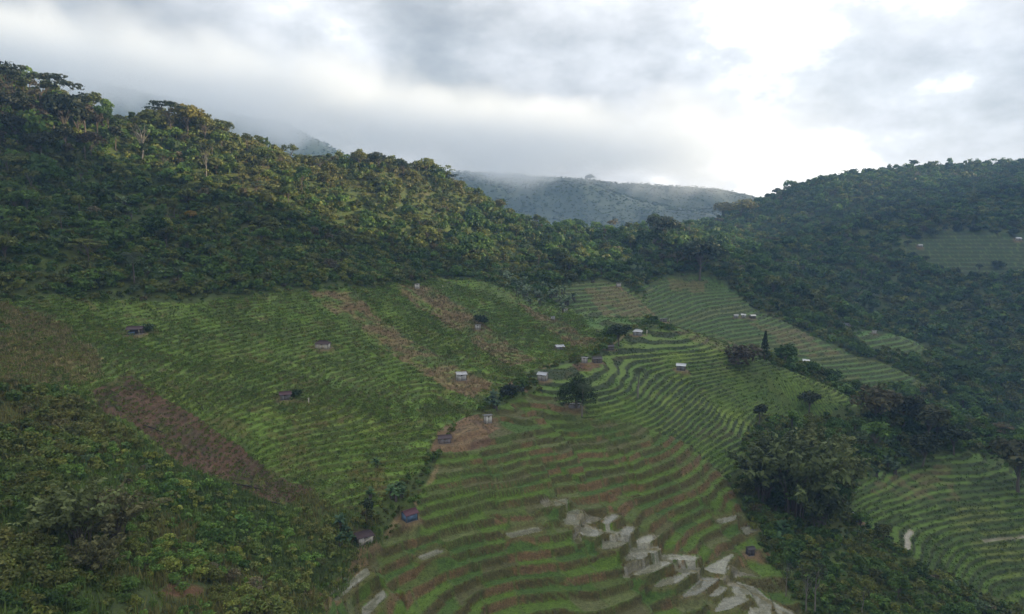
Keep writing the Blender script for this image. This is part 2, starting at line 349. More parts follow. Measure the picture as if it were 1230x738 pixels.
# ------------------------------------------------------------------ terrain sheet (a fan that is finest where the fields are)
az = np.concatenate([np.arange(-78, -40, .8), np.arange(-40, 40, .105), np.arange(40, 88.1, .8)])
rad = [10.0]
while rad[-1] < 1080:
    r_ = rad[-1]; rad.append(r_*(1.04 if r_ < 52 else 1.0023 if r_ < 330 else 1.0025 if r_ < 730 else 1.008))
rad = np.array(rad)
AZ, RD = np.meshgrid(np.radians(az), rad)
TX = RD*np.sin(AZ); TY = RD*np.cos(AZ)
TZ, TREG, TLEV, TFR, TW = H(TX, TY, True)
def mixc(a, b, t): return a*(1-t[..., None])+np.asarray(b)*t[..., None]
TRAIL = gpoly([(742,346),(768,362),(797,386),(768,394),(735,414),(690,430),(645,442),(612,466),(588,503),(540,537),(505,600),(470,645),(440,657),(400,705)])
def trail_d(x, y):
    best = np.full(x.shape, 99.); m = (x > TRAIL[:, 0].min()-5) & (x < TRAIL[:, 0].max()+5) & (y > TRAIL[:, 1].min()-5) & (y < TRAIL[:, 1].max()+5)
    a = x[m]; b = y[m]; bb = np.full(a.shape, 1e9)
    for i in range(len(TRAIL)-1):
        p = TRAIL[i]; e = TRAIL[i+1]-p; t = np.clip(((a-p[0])*e[0]+(b-p[1])*e[1])/(e@e), 0, 1); bb = np.minimum(bb, (a-p[0]-t*e[0]-1.6*vn(a/9, b/9, 97))**2+(b-p[1]-t*e[1]-1.6*vn(a/9, b/9, 98))**2)
    best[m] = np.sqrt(bb); return best
def TZ_of(x, y): return base(x, y)
def terrain_colour(x, y, reg, lev, fr, wg):
    n1 = fbm(x, y, 18, 3, 101); n2 = fbm(x, y, 4, 2, 102); n3 = fbm(x, y, 55, 2, 103)
    c = np.zeros(x.shape+(3,)); c[:] = (.036, .060, .018)
    c = mixc(c, (.060, .060, .026), sstep(.1, .7, n1)*.7); c = mixc(c, (.055, .095, .022), sstep(.1, .5, n2)*.6)
    water = np.zeros(x.shape)
    hsh = _h(np.floor(lev), np.zeros_like(lev)+2, 55); hs2 = _h(np.floor(lev), np.zeros_like(lev)+5, 57)
    cdw = chan_d(x, y); strip = inany(STRIP, x, y); stream = sdist(STREAM, x, y)
    for i, g in enumerate(REG):
        m = reg == i
        if not m.any(): continue
        f = fr[m]; rf = .35; hh = hsh[m]; h2 = hs2[m]; a = n1[m]; b = n2[m]; w = wg[m]
        nm = g['name']
        if nm == 'left':
            t = np.zeros(f.shape+(3,)); t[:] = (.084, .165, .028)
            t = mixc(t, (.120, .195, .034), sstep(.0, .6, a)); t = mixc(t, (.085, .085, .035), sstep(.25, .7, b)*.7); t = mixc(t, (.052, .105, .024), sstep(.2, .6, -b))
            ri = np.zeros_like(t); ri[:] = (.050, .078, .022); ri = mixc(ri, (.11, .095, .045), sstep(.2, .7, b)*.6)
        elif nm == 'centre':
            t = np.zeros(f.shape+(3,)); t[:] = (.074, .150, .022)
            t = mixc(t, (.050, .112, .022), (hh > .45).astype(float)); t = mixc(t, (.075, .12, .035), (hh > .72).astype(float)); t = mixc(t, (.085, .10, .05), (hh > .9).astype(float))
            ri = np.zeros_like(t); ri[:] = (.060, .070, .026); ri = mixc(ri, (.048, .082, .022), sstep(-.2, .3, a)); lowb = sstep(-60, -66, TZ_of(x[m], y[m])); ri = mixc(ri, (.080, .070, .032), lowb*.55); hb = _h(np.floor(lev[m]/1000), np.floor((x[m]*.91+y[m]*.4)/8.5), 59); ri = mixc(ri, (.140, .100, .062), sstep(.76-.20*lowb, .9-.20*lowb, hb+.25*b)*.8)
            wet = (((stream[m] > 0) & (hh > .86)) | (h2 > .99)) & (f > .08) & (f < 1-rf+.03) & (w < .3)
            wt = wet.astype(float); t = mixc(t, (.15, .165, .16), wt)
            half = ((h2 > .86) & (h2 <= .965) & (f > .06)) .astype(float); t = mixc(t, (.12, .14, .085), half*.6)
            water[m] = wt
        elif nm == 'lowright':
            t = np.zeros(f.shape+(3,)); t[:] = (.070, .145, .026); t = mixc(t, (.10, .145, .036), sstep(0, .6, a)); t = mixc(t, (.04, .085, .018), (hh > .6).astype(float))
            ri = np.zeros_like(t); ri[:] = (.028, .05, .014)
            wet = (h2 > .93) & (f > .08) & (f < 1-rf) & (w < .3) & (x[m] > 95) & (y[m] < 172); water[m] = wet; t = mixc(t, (.15, .16, .13), wet.astype(float))
        elif nm == 'midright':
            t = np.zeros(f.shape+(3,)); t[:] = (.078, .148, .028); t = mixc(t, (.11, .185, .036), sstep(0, .5, a)); t = mixc(t, (.066, .14, .026), (hh > .7).astype(float))
            ri = np.zeros_like(t); ri[:] = (.022, .042, .014); ri = mixc(ri, (.06, .06, .03), sstep(.2, .6, b)*.5)
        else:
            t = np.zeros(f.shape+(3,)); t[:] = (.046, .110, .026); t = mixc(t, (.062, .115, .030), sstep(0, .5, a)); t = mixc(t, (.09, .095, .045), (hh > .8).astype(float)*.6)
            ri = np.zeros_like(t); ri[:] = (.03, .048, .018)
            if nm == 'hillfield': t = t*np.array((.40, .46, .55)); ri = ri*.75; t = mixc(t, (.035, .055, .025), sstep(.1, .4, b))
        cc = mixc(t, (0, 0, 0), np.zeros(f.shape)); k = sstep(1-rf-.04, 1-rf+.08, f)
        cc = t*(1-k[:, None])+ri*k[:, None]
        cc = mixc(cc, (.070, .115, .03), w*.8)
        st = strip[m].astype(float)*sstep(-.5, .1, b+.3*a)
        if nm != 'centre':
            drc = np.zeros_like(cc); drc[:] = (.135, .108, .072); drc = mixc(drc, (.10, .07, .05), sstep(0, .5, b))
            sa = .8 if nm == 'left' else .42; cc = cc*(1-sa*st[:, None])+drc*sa*st[:, None]
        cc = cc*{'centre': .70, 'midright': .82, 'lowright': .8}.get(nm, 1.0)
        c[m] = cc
    def paint(poly_mask, ca, cb, amt=.9):
        nonlocal c
        q = np.zeros_like(c); q[:] = ca; q = mixc(q, cb, sstep(-.2, .5, n2))
        k = (poly_mask*amt)[..., None]; c = c*(1-k)+q*k
    paint(inany([BROWN], x, y, 0, 2.5).astype(float)*sstep(.75, .3, n2), (.080, .046, .044), (.046, .030, .030))
    paint(inany([TAN], x, y, 0, 4).astype(float)*sstep(-.6, 0, n2+.4*n1), (.215, .19, .105), (.125, .115, .055), .8)
    paint(inany(BARE[:2], x, y, 0).astype(float), (.125, .092, .070), (.075, .052, .044))
    paint(inany(BARE[2:4], x, y, 0, 4).astype(float)*sstep(-.3, .2, n2), (.11, .05, .032), (.06, .035, .022))
    paint(inany(BARE[4:], x, y, 0, 2).astype(float)*sstep(.1, .4, n2), (.20, .18, .14), (.10, .08, .05))
    pd = pool_d(x, y)[0]+.25*vn(x/1.1, y/1.1, 95); rim = ((pd > -1.1) & (pd <= 0)).astype(float)[..., None]; c = c*(1-.7*rim)+.7*rim*np.array((.060, .062, .026))
    k = pool_d(x, y)[0] > .05; c[k] = np.array((.118, .138, .136))*(.8+.35*_h(np.floor(pool_d(x, y)[1]), np.zeros_like(x), 8))[k][:, None]; water = np.where(k, 1., water)
    k = (chan_d(x, y) < .35); c[k] = (.10, .105, .08); water = np.where(k, 1., water)
    for (hx, hy, hz, hr) in HUTPAD:
        k = (sstep(hr+1.7, hr+.4, np.hypot(x-hx, y-hy)+.6*n2)*.75)[..., None]
        if k.max() > 0: c = c*(1-k)+k*np.array((.105, .082, .062))
    td = trail_d(x, y); k = (sstep(.75, .3, td)*.75)[..., None]; c = c*(1-k)+k*np.array((.15, .125, .085))
    c = c*np.array((1.22, 1.05, .76))
    return c, water
TC, TWAT = terrain_colour(TX, TY, TREG, TLEV, TFR, TW)
nr, na = TX.shape
V = np.stack([TX, TY, TZ], -1).reshape(-1, 3)
ii = np.arange(nr*na).reshape(nr, na)
F = np.stack([ii[:-1, :-1], ii[:-1, 1:], ii[1:, 1:], ii[1:, :-1]], -1).reshape(-1, 4)[:, ::-1]
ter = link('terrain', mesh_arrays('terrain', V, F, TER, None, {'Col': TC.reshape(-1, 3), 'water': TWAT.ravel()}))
tag(ter, kind='structure')
# horizon table for culling what stands wholly behind the land
TT = np.maximum.accumulate(TZ/TY, axis=0)
def seen(x, y, ztop, slack=.004):
    a = np.degrees(np.arctan2(x, y)); r = np.hypot(x, y)
    ia = np.clip(np.searchsorted(az, a), 0, na-1); ir = np.clip(np.searchsorted(rad, r*.985)-1, 0, nr-1)
    return ztop/np.maximum(y, 1) > TT[ir, ia]-slack
def pix(x, y, z):
    d = y*cp-z*sp
    return 615+FPX*x/d, 369-FPX*(y*sp+z*cp)/d
# ------------------------------------------------------------------ foliage prototypes: arrays of leaf quads (N,4,3), a tone per leaf (N,3)
def unit(v): return v/(np.linalg.norm(v, axis=-1, keepdims=True)+1e-9)
def leafquads(c, nrm, size, asp, g):
    n = len(c); a = unit(np.cross(nrm, unit(g.normal(size=(n, 3))))); b = np.cross(nrm, a)
    s = (size*g.uniform(.6, 1.45, n))[:, None]
    return np.stack([c-a*s*asp, c-b*s*.62+nrm*s*.12, c+a*s*asp, c+b*s*.62+nrm*s*.12], 1)
def blobs_leaves(blobs, n, size, g, asp=.95, low=-.55, rough=.75, tone=.22):
    w = np.array([b[3]*b[4]+b[3]*b[5]+b[4]*b[5] for b in blobs]); w = w/w.sum()
    k = g.choice(len(blobs), n, p=w); B = np.array(blobs)[k]
    d = unit(g.normal(size=(n, 3))); m = d[:, 2] < low; d[m, 2] *= -1
    rr = g.uniform(.5, 1.08, n)**.55
    lump = 1+.13*np.sin(5*d[:, 0]+k)*np.sin(4*d[:, 1]+2*k)
    c = B[:, :3]+d*B[:, 3:6]*(rr*lump)[:, None]
    nr = unit(d+rough*g.normal(size=(n, 3)))
    bt = g.uniform(1-tone, 1+tone, len(blobs))[k]
    t = (bt*g.uniform(.75, 1.25, n))[:, None]*np.ones((1, 3)); t[:, 0] *= g.uniform(.9, 1.15, n)
    return leafquads(c, nr, np.full(n, size), asp, g), t
def tube(pts, rads, k=6):
    pts = np.array(pts, float); V_ = []; F_ = []
    for i, p in enumerate(pts):
        t = unit(pts[min(i+1, len(pts)-1)]-pts[max(i-1, 0)]); u = unit(np.cross(t, [.31, .92, .17])); v = np.cross(t, u)
        for j in range(k):
            a = 2*math.pi*j/k; V_.append(p+rads[i]*(math.cos(a)*u+math.sin(a)*v))
    for i in range(len(pts)-1):
        for j in range(k):
            F_.append((i*k+j, i*k+(j+1) % k, (i+1)*k+(j+1) % k, (i+1)*k+j))
    return np.array(V_), np.array(F_)
def join(parts):
    Vs = []; Fs = []; o = 0
    for v, f in parts: Vs.append(v); Fs.append(f+o); o += len(v)
    return np.concatenate(Vs), np.concatenate(Fs)
def limbs(g, htop, targets, r0, lean=(0, 0)):
    """tapered trunk with a limb to each target; heights in unit tree heights"""
    k = 6; zs = np.linspace(-.06, htop, k); tp = [(lean[0]*z*z+.012*g.normal(), lean[1]*z*z+.012*g.normal(), z) for z in zs]
    ps = [tube(tp, r0*(1.25-.75*np.linspace(0, 1, k)))]
    for t in targets:
        zb = g.uniform(.45, .95)*htop; b = np.array([np.interp(zb, zs, [q[0] for q in tp]), np.interp(zb, zs, [q[1] for q in tp]), zb]); t = np.array(t)
        m1 = b*.6+t*.4+[0, 0, .03]+.02*g.normal(size=3)
        ps.append(tube([b, m1, t], [r0*.45, r0*.3, r0*.10], 4))
    return join(ps)
PROTO = {}     # name -> list of dict(hi=(L,T), lo=(L,T), wood=(V,F)); all one unit tall
def round_tree(seed, nb, spread, zc, zr, nhi, nlo, trunk, size=.034, r0=.022, flat=.8, sub=.16):
    g = np.random.default_rng(seed); bl = []
    for i in range(nb):
        d = unit(g.normal(size=3)); d[2] = abs(d[2])*1.0-.35; q = g.uniform(.55, 1.0)
        r = sub*g.uniform(.65, 1.35); bl.append((d[0]*spread*q, d[1]*spread*q, zc+d[2]*zr*q, r, r, r*flat))
    wood = limbs(g, trunk, [b[:3] for b in bl], r0)
    hi = blobs_leaves(bl, nhi, size, g); lo = blobs_leaves(bl, nlo, size*math.sqrt(nhi/nlo)*.86, g)
    w_ = .011 if trunk > .55 else .014
    tq = np.array([[(-w_, 0, -.05), (w_, 0, -.05), (w_*.6, 0, trunk+.1), (-w_*.6, 0, trunk+.1)], [(0, -w_, -.05), (0, w_, -.05), (0, w_*.6, trunk+.1), (0, -w_*.6, trunk+.1)]])
    tt = np.array([(2.6, 1.5, 3.4)]*2)*(1.25 if trunk > .55 else .7)
    lo = (np.concatenate([lo[0], tq]), np.concatenate([lo[1], tt]))
    return dict(hi=hi, lo=lo, wood=wood)
PROTO['round'] = [round_tree(100+i, 13+2*i, .30+.03*i, .66, .27, 1100, 210, .5, .040) for i in range(4)]
PROTO['slender'] = [round_tree(130+i, 10, .15+.02*i, .66, .32, 700, 150, .72, .036, .017, .9, .11) for i in range(3)]
PROTO['sparse'] = [round_tree(150+i, 9, .28, .70, .25, 330, 100, .6, .032, .018, .6, .12) for i in range(3)]
PROTO['bush'] = [round_tree(170+i, 9+i, .42, .42, .45, 480, 105, .3, .078, .02, .8, .27) for i in range(5)]
def umbrella(seed):
    g = np.random.default_rng(seed); bl = []
    for i in range(17):
        a = g.uniform(0, 6.28); q = .55*math.sqrt(g.uniform(.02, 1)); bl.append((q*math.cos(a), q*math.sin(a), .90-.22*(q/.55)**2+g.uniform(-.10, .05), g.uniform(.10, .2), g.uniform(.10, .2), .022))
    wood = limbs(g, .55, [(b[0], b[1], b[2]-.02) for b in bl], .015)
    return dict(hi=blobs_leaves(bl, 900, .026, g, rough=.4), lo=blobs_leaves(bl, 190, .05, g, rough=.4), wood=wood)
PROTO['umbrella'] = [umbrella(200+i) for i in range(3)]
def conifer(seed):
    g = np.random.default_rng(seed); n = 900; z = g.uniform(.1, 1, n)**.8; a = g.uniform(0, 6.28, n); r = .2*(1-z)*g.uniform(.5, 1.1, n)+.015
    c = np.stack([r*np.cos(a), r*np.sin(a), z], 1); L_ = leafquads(c, unit(np.stack([np.cos(a), np.sin(a), .4*np.ones(n)], 1)+.5*g.normal(size=(n, 3))), np.full(n, .028), .9, g)
    t = g.uniform(.7, 1.2, (n, 1))*np.ones((1, 3)); return dict(hi=(L_, t), lo=(L_[:150], t[:150]), wood=tube([(0, 0, -.03), (0, 0, .9)], [.02, .005]))
PROTO['conifer'] = [conifer(220)]
def strips(paths, widths, tones):
    """arching leaf blades: each path (m,3) with widths (m) -> quads"""
    Q = []; T = []
    for p, w, t in zip(paths, widths, tones):
        tg = unit(np.gradient(p, axis=0)); s = unit(np.cross(tg, [0, 0, 1.0])+1e-6)
        for i in range(len(p)-1):
            Q.append([p[i]-s[i]*w[i], p[i]+s[i]*w[i], p[i+1]+s[i+1]*w[i+1], p[i+1]-s[i+1]*w[i+1]]); T.append(t)
    return np.array(Q), np.array(T)
def banana(seed):
    g = np.random.default_rng(seed); ps = []; ws = []; ts = []; woods = []
    for st in range(3):
        bx, by = g.normal(0, .16, 2) if st else (0, 0); hh = g.uniform(.75, 1) if st else 1
        woods.append(tube([(bx, by, -.05), (bx, by, .5*hh)], [.045, .03]))
        for i in range(8):
            a = g.uniform(0, 6.28); l = g.uniform(.4, .55)*hh; up = g.uniform(.35, 1.0); t = np.linspace(0, 1, 5)
            x = l*t*(1.15-up*.6); z = .48*hh+l*(up*t*1.15-.55*t*t*(1.3-up*.5))
            ps.append(np.stack([bx+x*math.cos(a), by+x*math.sin(a), z], 1)); ws.append(np.array([.02, .075, .085, .065, .008])*hh); q = g.uniform(.8, 1.25); ts.append((q, q, q*.95))
    L_ = strips(ps, ws, ts); return dict(hi=L_, lo=L_, wood=join(woods))
PROTO['banana'] = [banana(240+i) for i in range(3)]
def palm(seed, crown=.22, nf=15):
    g = np.random.default_rng(seed); qs = []; ts = []
    lean = g.uniform(-.06, .06, 2); top = np.array([lean[0], lean[1], 1-crown*.75])
    for i in range(nf):
        a = 2*math.pi*i/nf+g.uniform(-.2, .2); up = g.uniform(-.15, 1.1); l = crown*g.uniform(.85, 1.15); m = 9
        t = np.linspace(0, 1, m); x = l*t*(1-.25*up); z = l*(up*t-.75*t*t)
        p = top+np.stack([x*math.cos(a), x*math.sin(a), z], 1); s = np.array([-math.sin(a), math.cos(a), 0]); tone = g.uniform(.75, 1.2)
        for j in range(1, m):
            w = crown*.42*math.sin(math.pi*min(.97, .18+.8*t[j]))
            for sg in (-1, 1):
                tip = p[j]+sg*s*w+(p[j]-p[j-1])*.8-[0, 0, w*.55]; e = (p[j]-p[j-1])*.55
                qs.append([p[j]-e, p[j], tip, tip-e*.4]); ts.append((tone,)*3)
    wood = tube([(lean[0]*q*q, lean[1]*q*q, q*(1-crown*.75)-.04*(q == 0)) for q in np.linspace(0, 1, 6)], np.linspace(.022, .012, 6)*1.0)
    L_ = (np.array(qs), np.array(ts)); return dict(hi=L_, lo=L_, wood=wood)
PROTO['coconut'] = [palm(260+i, .32, 17) for i in range(2)]
PROTO['areca'] = [palm(270+i, .27, 14) for i in range(2)]
def bamboo(seed):
    g = np.random.default_rng(seed); cs = []; sz = []; ts = []; nr = []; woods = []
    for i in range(34):
        a = g.uniform(0, 6.28); rb = .12*g.uniform(0, 1); l = g.uniform(.7, 1.0); out = g.uniform(.10, .62)
        t = np.linspace(0, 1, 7); x = rb+out*t**2.2; z = l*(t-.28*out/.5*t**3.2)
        p = np.stack([x*math.cos(a), x*math.sin(a), z], 1); woods.append(tube(p[:5], np.linspace(.007, .004, 5), 4))
        n = 62; q = g.beta(2.6, 1.3, n)*.72+.28; c = np.stack([np.interp(q, t, p[:, j]) for j in range(3)], 1)
        d = unit(g.normal(size=(n, 3))); c = c+d*(.075*(1.15-q*.55))[:, None]*g.uniform(.3, 1.2, n)[:, None]-[0, 0, .02]
        cs.append(c); nr.append(unit(d+[0, 0, .5]+.5*g.normal(size=(n, 3)))); tt = g.uniform(.7, 1.3); ts.append(tt*g.uniform(.75, 1.25, (n, 1))*np.ones((1, 3)))
    c = np.concatenate(cs); L_ = leafquads(c, np.concatenate(nr), np.full(len(c), .026), 1.25, g)
    return dict(hi=(L_, np.concatenate(ts)), lo=(L_[::6], np.concatenate(ts)[::6]), wood=join(woods))
PROTO['bamboo'] = [bamboo(290+i) for i in range(3)]
def big_dome(seed):
    g = np.random.default_rng(seed); bl = []
    for i in range(34):
        d = unit(g.normal(size=3)); d[2] = abs(d[2]); q = g.uniform(.6, 1); r = g.uniform(.12, .2)
        bl.append((d[0]*.40*q, d[1]*.40*q, .32+d[2]*.5*q, r, r, r*.75))
    bl += [(.42*math.cos(a), .42*math.sin(a), .26, .13, .13, .10) for a in np.linspace(0, 6, 9)]
    return dict(hi=blobs_leaves(bl, 3600, .022, g), lo=blobs_leaves(bl, 300, .06, g), wood=limbs(g, .4, [b[:3] for b in bl[:14]], .035))
PROTO['dome'] = [big_dome(300)]
def bare(seed):
    g = np.random.default_rng(seed); tg = [(g.uniform(-.28, .28), g.uniform(-.28, .28), g.uniform(.6, 1)) for _ in range(16)]
    bl = [(t[0], t[1], t[2], .06, .06, .05) for t in tg[:5]]
    return dict(hi=blobs_leaves(bl, 60, .02, g), lo=blobs_leaves(bl, 30, .02, g), wood=limbs(g, .7, tg, .02))
PROTO['bare'] = [bare(310+i) for i in range(2)]
def tall_bare(seed):
    g = np.random.default_rng(seed); tg = [(g.uniform(-.14, .14), g.uniform(-.14, .14), g.uniform(.75, 1)) for _ in range(9)]
    bl = [(t[0], t[1], t[2], .07, .07, .05) for t in tg]
    return dict(hi=blobs_leaves(bl, 170, .02, g), lo=blobs_leaves(bl, 60, .02, g), wood=limbs(g, .8, tg, .016))
PROTO['talltrunk'] = [tall_bare(320+i) for i in range(3)]
def tuft(seed, n, spread, lean=.5, w=.06):
    g = np.random.default_rng(seed); Q = []; T = []
    for i in range(n):
        a = g.uniform(0, 6.28); b = g.normal(0, spread, 2); h = g.uniform(.55, 1.0); o = g.uniform(0, lean); ww = w*g.uniform(.7, 1.4)
        s = np.array([-math.sin(a), math.cos(a), 0])*ww; p0 = np.array([b[0], b[1], -.15]); p1 = p0+[o*.4*math.cos(a), o*.4*math.sin(a), h*.7]; p2 = p0+[o*math.cos(a), o*math.sin(a), h]
        Q.append([p0-s, p0+s, p1+s*.8, p1-s*.8] if i % 2 else [p0-s, p0+s, p2+s*.2, p2-s*.2]); T.append((g.uniform(.7, 1.3),)*3)
    return dict(lo=(np.array(Q), np.array(T)))
PROTO['tuft'] = [tuft(330+i, 9, .28) for i in range(4)]
def crop(seed):
    g = np.random.default_rng(seed); bl = [(g.normal(0, .25), g.normal(0, .25), g.uniform(.3, .7), .3, .3, .3) for _ in range(4)]
    return dict(lo=blobs_leaves(bl, 22, .2, g, low=-.2))
PROTO['crop'] = [crop(340+i) for i in range(4)]
# ------------------------------------------------------------------ building with them
def stuff_mesh(name, items):
    """items: (proto list, x, y, z, height, colour(n,3), widthscale) -> one mesh of all of them"""
    Ls = []; Cs = []
    for pr, x, y, z, h, c, ws in items:
        n = len(x); k = rng.integers(0, len(pr), n); rot = rng.uniform(0, 6.283, n)
        for j in range(len(pr)):
            m = k == j
            if not m.any(): continue
            L_, T_ = pr[j]['lo']; cr = np.cos(rot[m])[:, None, None]; sr = np.sin(rot[m])[:, None, None]
            hh = h[m][:, None, None]; wh = (h*ws)[m][:, None, None]
            X = (L_[None, ..., 0]*cr-L_[None, ..., 1]*sr)*wh+x[m][:, None, None]; Y = (L_[None, ..., 0]*sr+L_[None, ..., 1]*cr)*wh+y[m][:, None, None]; Z = L_[None, ..., 2]*hh+z[m][:, None, None]
            Ls.append(np.stack([X, Y, Z], -1).reshape(-1, 4, 3).astype(np.float32)); Cs.append((T_[None]*c[m][:, None, :]).reshape(-1, 3).astype(np.float32))
    Q = np.concatenate(Ls); C_ = np.clip(np.concatenate(Cs), .004, .6)
    o = link(name, mesh_arrays(name, Q.reshape(-1, 3), np.arange(len(Q)*4).reshape(-1, 4), FOL, C_))
    tag(o, kind='stuff'); return o
_cache = {}
def proto_mesh(kind, j):
    if (kind, j) not in _cache:
        p = PROTO[kind][j]; L_, T_ = p['hi']
        _cache[(kind, j)] = (mesh_arrays(kind+'_crown', L_.reshape(-1, 3), np.arange(len(L_)*4).reshape(-1, 4), FOL, np.clip(T_, 0, 1.6)),
                             mesh_arrays(kind+'_trunk', p['wood'][0], p['wood'][1], PALEBARK if kind in ('bare', 'talltrunk', 'areca') else BARK, smooth=True))
    return _cache[(kind, j)]
NAMES = dict(round='broadleaf_tree', slender='slender_tree', sparse='sparse_tree', bush='shrub', umbrella='umbrella_tree', conifer='conifer_tree', banana='banana_plant', coconut='coconut_palm', areca='areca_palm',
             bamboo='bamboo_clump', dome='dome_tree', bare='bare_tree', talltrunk='pale_trunk_tree')
def plant(kind, x, y, z, h, rgb, label, cat, group=None, ws=1.0, j=None, rot=None):
    j = int(rng.integers(0, len(PROTO[kind]))) if j is None else j
    cm, tm = proto_mesh(kind, j); nm = NAMES[kind]; rot = float(rng.uniform(0, 6.283)) if rot is None else rot
    if kind == 'bush':
        o = link(nm, cm); o.location = (x, y, z); o.scale = (h*ws, h*ws, h); o.rotation_euler.z = rot; o.color = (*rgb, 1)
    else:
        o = bpy.data.objects.new(nm, None); COL.objects.link(o); o.empty_display_size = .3; o.location = (x, y, z); o.scale = (h*ws, h*ws, h); o.rotation_euler.z = rot
        t = link('stem' if kind in ('banana', 'bamboo') else 'trunk', tm, o); c = link('leaves' if kind in ('banana', 'bamboo', 'coconut', 'areca') else 'crown', cm, o); c.color = (*rgb, 1)
    tag(o, label, cat, group); return o
# ------------------------------------------------------------------ where wild growth stands
def cult(x, y):
    m = np.full(x.shape, -99.)
    for i, g in enumerate(REG): m = np.maximum(m, sdist(g['poly'], x, y))
    return np.maximum(m, sdist(BROWN, x, y)-1)
def jgrid(x0, x1, y0, y1, s):
    a, b = np.meshgrid(np.arange(x0, x1, s), np.arange(y0, y1, s)); a = a.ravel()+rng.uniform(-.48, .48, a.size)*s; b = b.ravel()+rng.uniform(-.48, .48, b.size)*s
    k = (np.abs(a) < b*.80+12); return a[k], b[k]
PAL = np.array([(.030, .052, .018), (.042, .080, .022), (.068, .115, .028), (.085, .098, .030), (.118, .135, .034), (.092, .080, .054), (.062, .090, .050), (.050, .072, .030)])
PNAME = ['very dark green', 'deep green', 'fresh green', 'olive green', 'yellow-green', 'brownish grey', 'grey-green', 'dull green']
def palette(x, y, seed, wts):
    n = fbm(x, y, 22, 2, seed)*.35+rng.uniform(0, 1, x.size); n = np.clip((n+.35)/1.7, 0, .999)
    cw = np.cumsum(wts)/np.sum(wts); return np.searchsorted(cw, n)
wild_trees = []   # columns: x y z h kind col
def gather(x, y, s_tree, hmin, hmax):
    d = cult(x, y); n1 = fbm(x, y, 32, 3, 401)
    return d, n1
# forest trees
xs = []; ys = []
for (sp_, r0, r1) in ((5.0, 60, 330), (6.0, 330, 470), (8.2, 470, 1000)):
    a, b = jgrid(-420, 640, 40, 1000, sp_); r = np.hypot(a, b); k = (r >= r0) & (r < r1); xs.append(a[k]); ys.append(b[k])
fx = np.concatenate(xs); fy = np.concatenate(ys)
fd = cult(fx, fy); spur = sdist(SPUR, fx, fy); lowscrub = gpoly([(880,625),(930,680),(985,750),(1010,840),(1260,840),(1235,735),(1190,718),(1110,684),(1045,642),(1000,630)])
ls = sdist(lowscrub, fx, fy); n1 = fbm(fx, fy, 34, 3, 401)
lefthill = (fx < -.02*fy+20) & (fy > 150)
lowband = gpoly([(0,325),(200,318),(330,300),(450,300),(530,318),(640,330),(640,370),(470,350),(330,360),(190,372),(0,372)])
lb = sdist(lowband, fx, fy)
topwood = sdist(gpoly([(0,125),(60,128),(130,152),(250,178),(310,190),(330,225),(250,270),(180,235),(130,260),(60,250),(0,220)]), fx, fy)
pk = np.where(fd > -3.5, 0, np.where(spur > -2, .0, np.where(ls > 0, .16, np.where(lb > 0, .22, np.where(lefthill, np.clip(.62+.7*n1, .2, .92), np.clip(.72+.5*n1, .25, .95))))))
pk = np.where((topwood > 0) & (n1 > -.35), .95, pk); pk = np.where((fy < 60), 0, pk)
k = rng.uniform(0, 1, fx.size) < pk
fx, fy, fd, ls, lb, lefthill, n1 = [q[k] for q in (fx, fy, fd, ls, lb, lefthill, n1)]
fz = H(fx, fy); fh = rng.uniform(4.2, 9.4, fx.size)*(1+.25*n1); fh = np.where(lb > 0, fh*.62, fh); fh = np.where(ls > 0, fh*.6, fh); fh = np.where(np.hypot(fx, fy) > 430, fh*1.12, fh)
fh *= np.where((rng.uniform(0, 1, fx.size) < .09) & (fd < -15) & (lb < 0), 1.45, 1); fh *= np.where(fd > -9, .6, 1); fh = np.where(~lefthill & (ls < 0), fh*1.1, fh)
k = seen(fx, fy, fz+fh+3, .006); fx, fy, fz, fh, lefthill, n1, ls = [q[k] for q in (fx, fy, fz, fh, lefthill, n1, ls)]
kinds = np.array(['round', 'slender', 'sparse', 'umbrella', 'bush'])
u_ = rng.uniform(0, 1, fx.size)+.15*fbm(fx, fy, 28, 2, 420)
fk = np.where(u_ < .36, 0, np.where(u_ < .63, 1, np.where(u_ < .80, 2, np.where(u_ < .88, 3, 4))))
fk = np.where((fk == 3) & (fh < 8), 0, fk)
fc = palette(fx, fy, 430, [2.2, 2.6, 2.6, 1.5, 1.1, .3, .8, 1.8])
fc = np.where(~lefthill & (fc == 4), 1, fc)
fz = fz-.25
rgbv = PAL[fc]*np.array((1.0, 1.06, .9))*rng.uniform(.65, 1.5, (fx.size, 1))
wm_ = (.55*sstep(-14, 12, fz)*sstep(255, 310, fy)*lefthill*sstep(-.5, .3, fbm(fx, fy, 24, 2, 433)))[:, None]; rgbv = rgbv*(1-wm_)+np.array((.150, .145, .045))*rng.uniform(.7, 1.3, (fx.size, 1))*wm_  # crest trees tinted olive-yellow: yellowing leaves plus warm sunlight put into the colour
WSC = {0: 1.0, 1: 1.0, 2: 1.0, 3: 1.0, 4: 1.05}
app = fh/np.hypot(fx, fy); u, v = pix(fx, fy, fz+fh*.5)
inside = (u > -25) & (u < 1255) & (v > 40) & (v < 760)
score = np.where(inside & seen(fx, fy, fz+fh*.75, .0), app, -1); order = np.argsort(-score)
NT = 290
sel = order[:NT]; rest = np.setdiff1d(np.arange(fx.size), sel)
items = []
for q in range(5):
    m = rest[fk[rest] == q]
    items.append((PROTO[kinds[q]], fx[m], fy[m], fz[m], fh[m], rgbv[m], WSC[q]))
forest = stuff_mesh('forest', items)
print('forest trees', fx.size, 'stuff', rest.size)
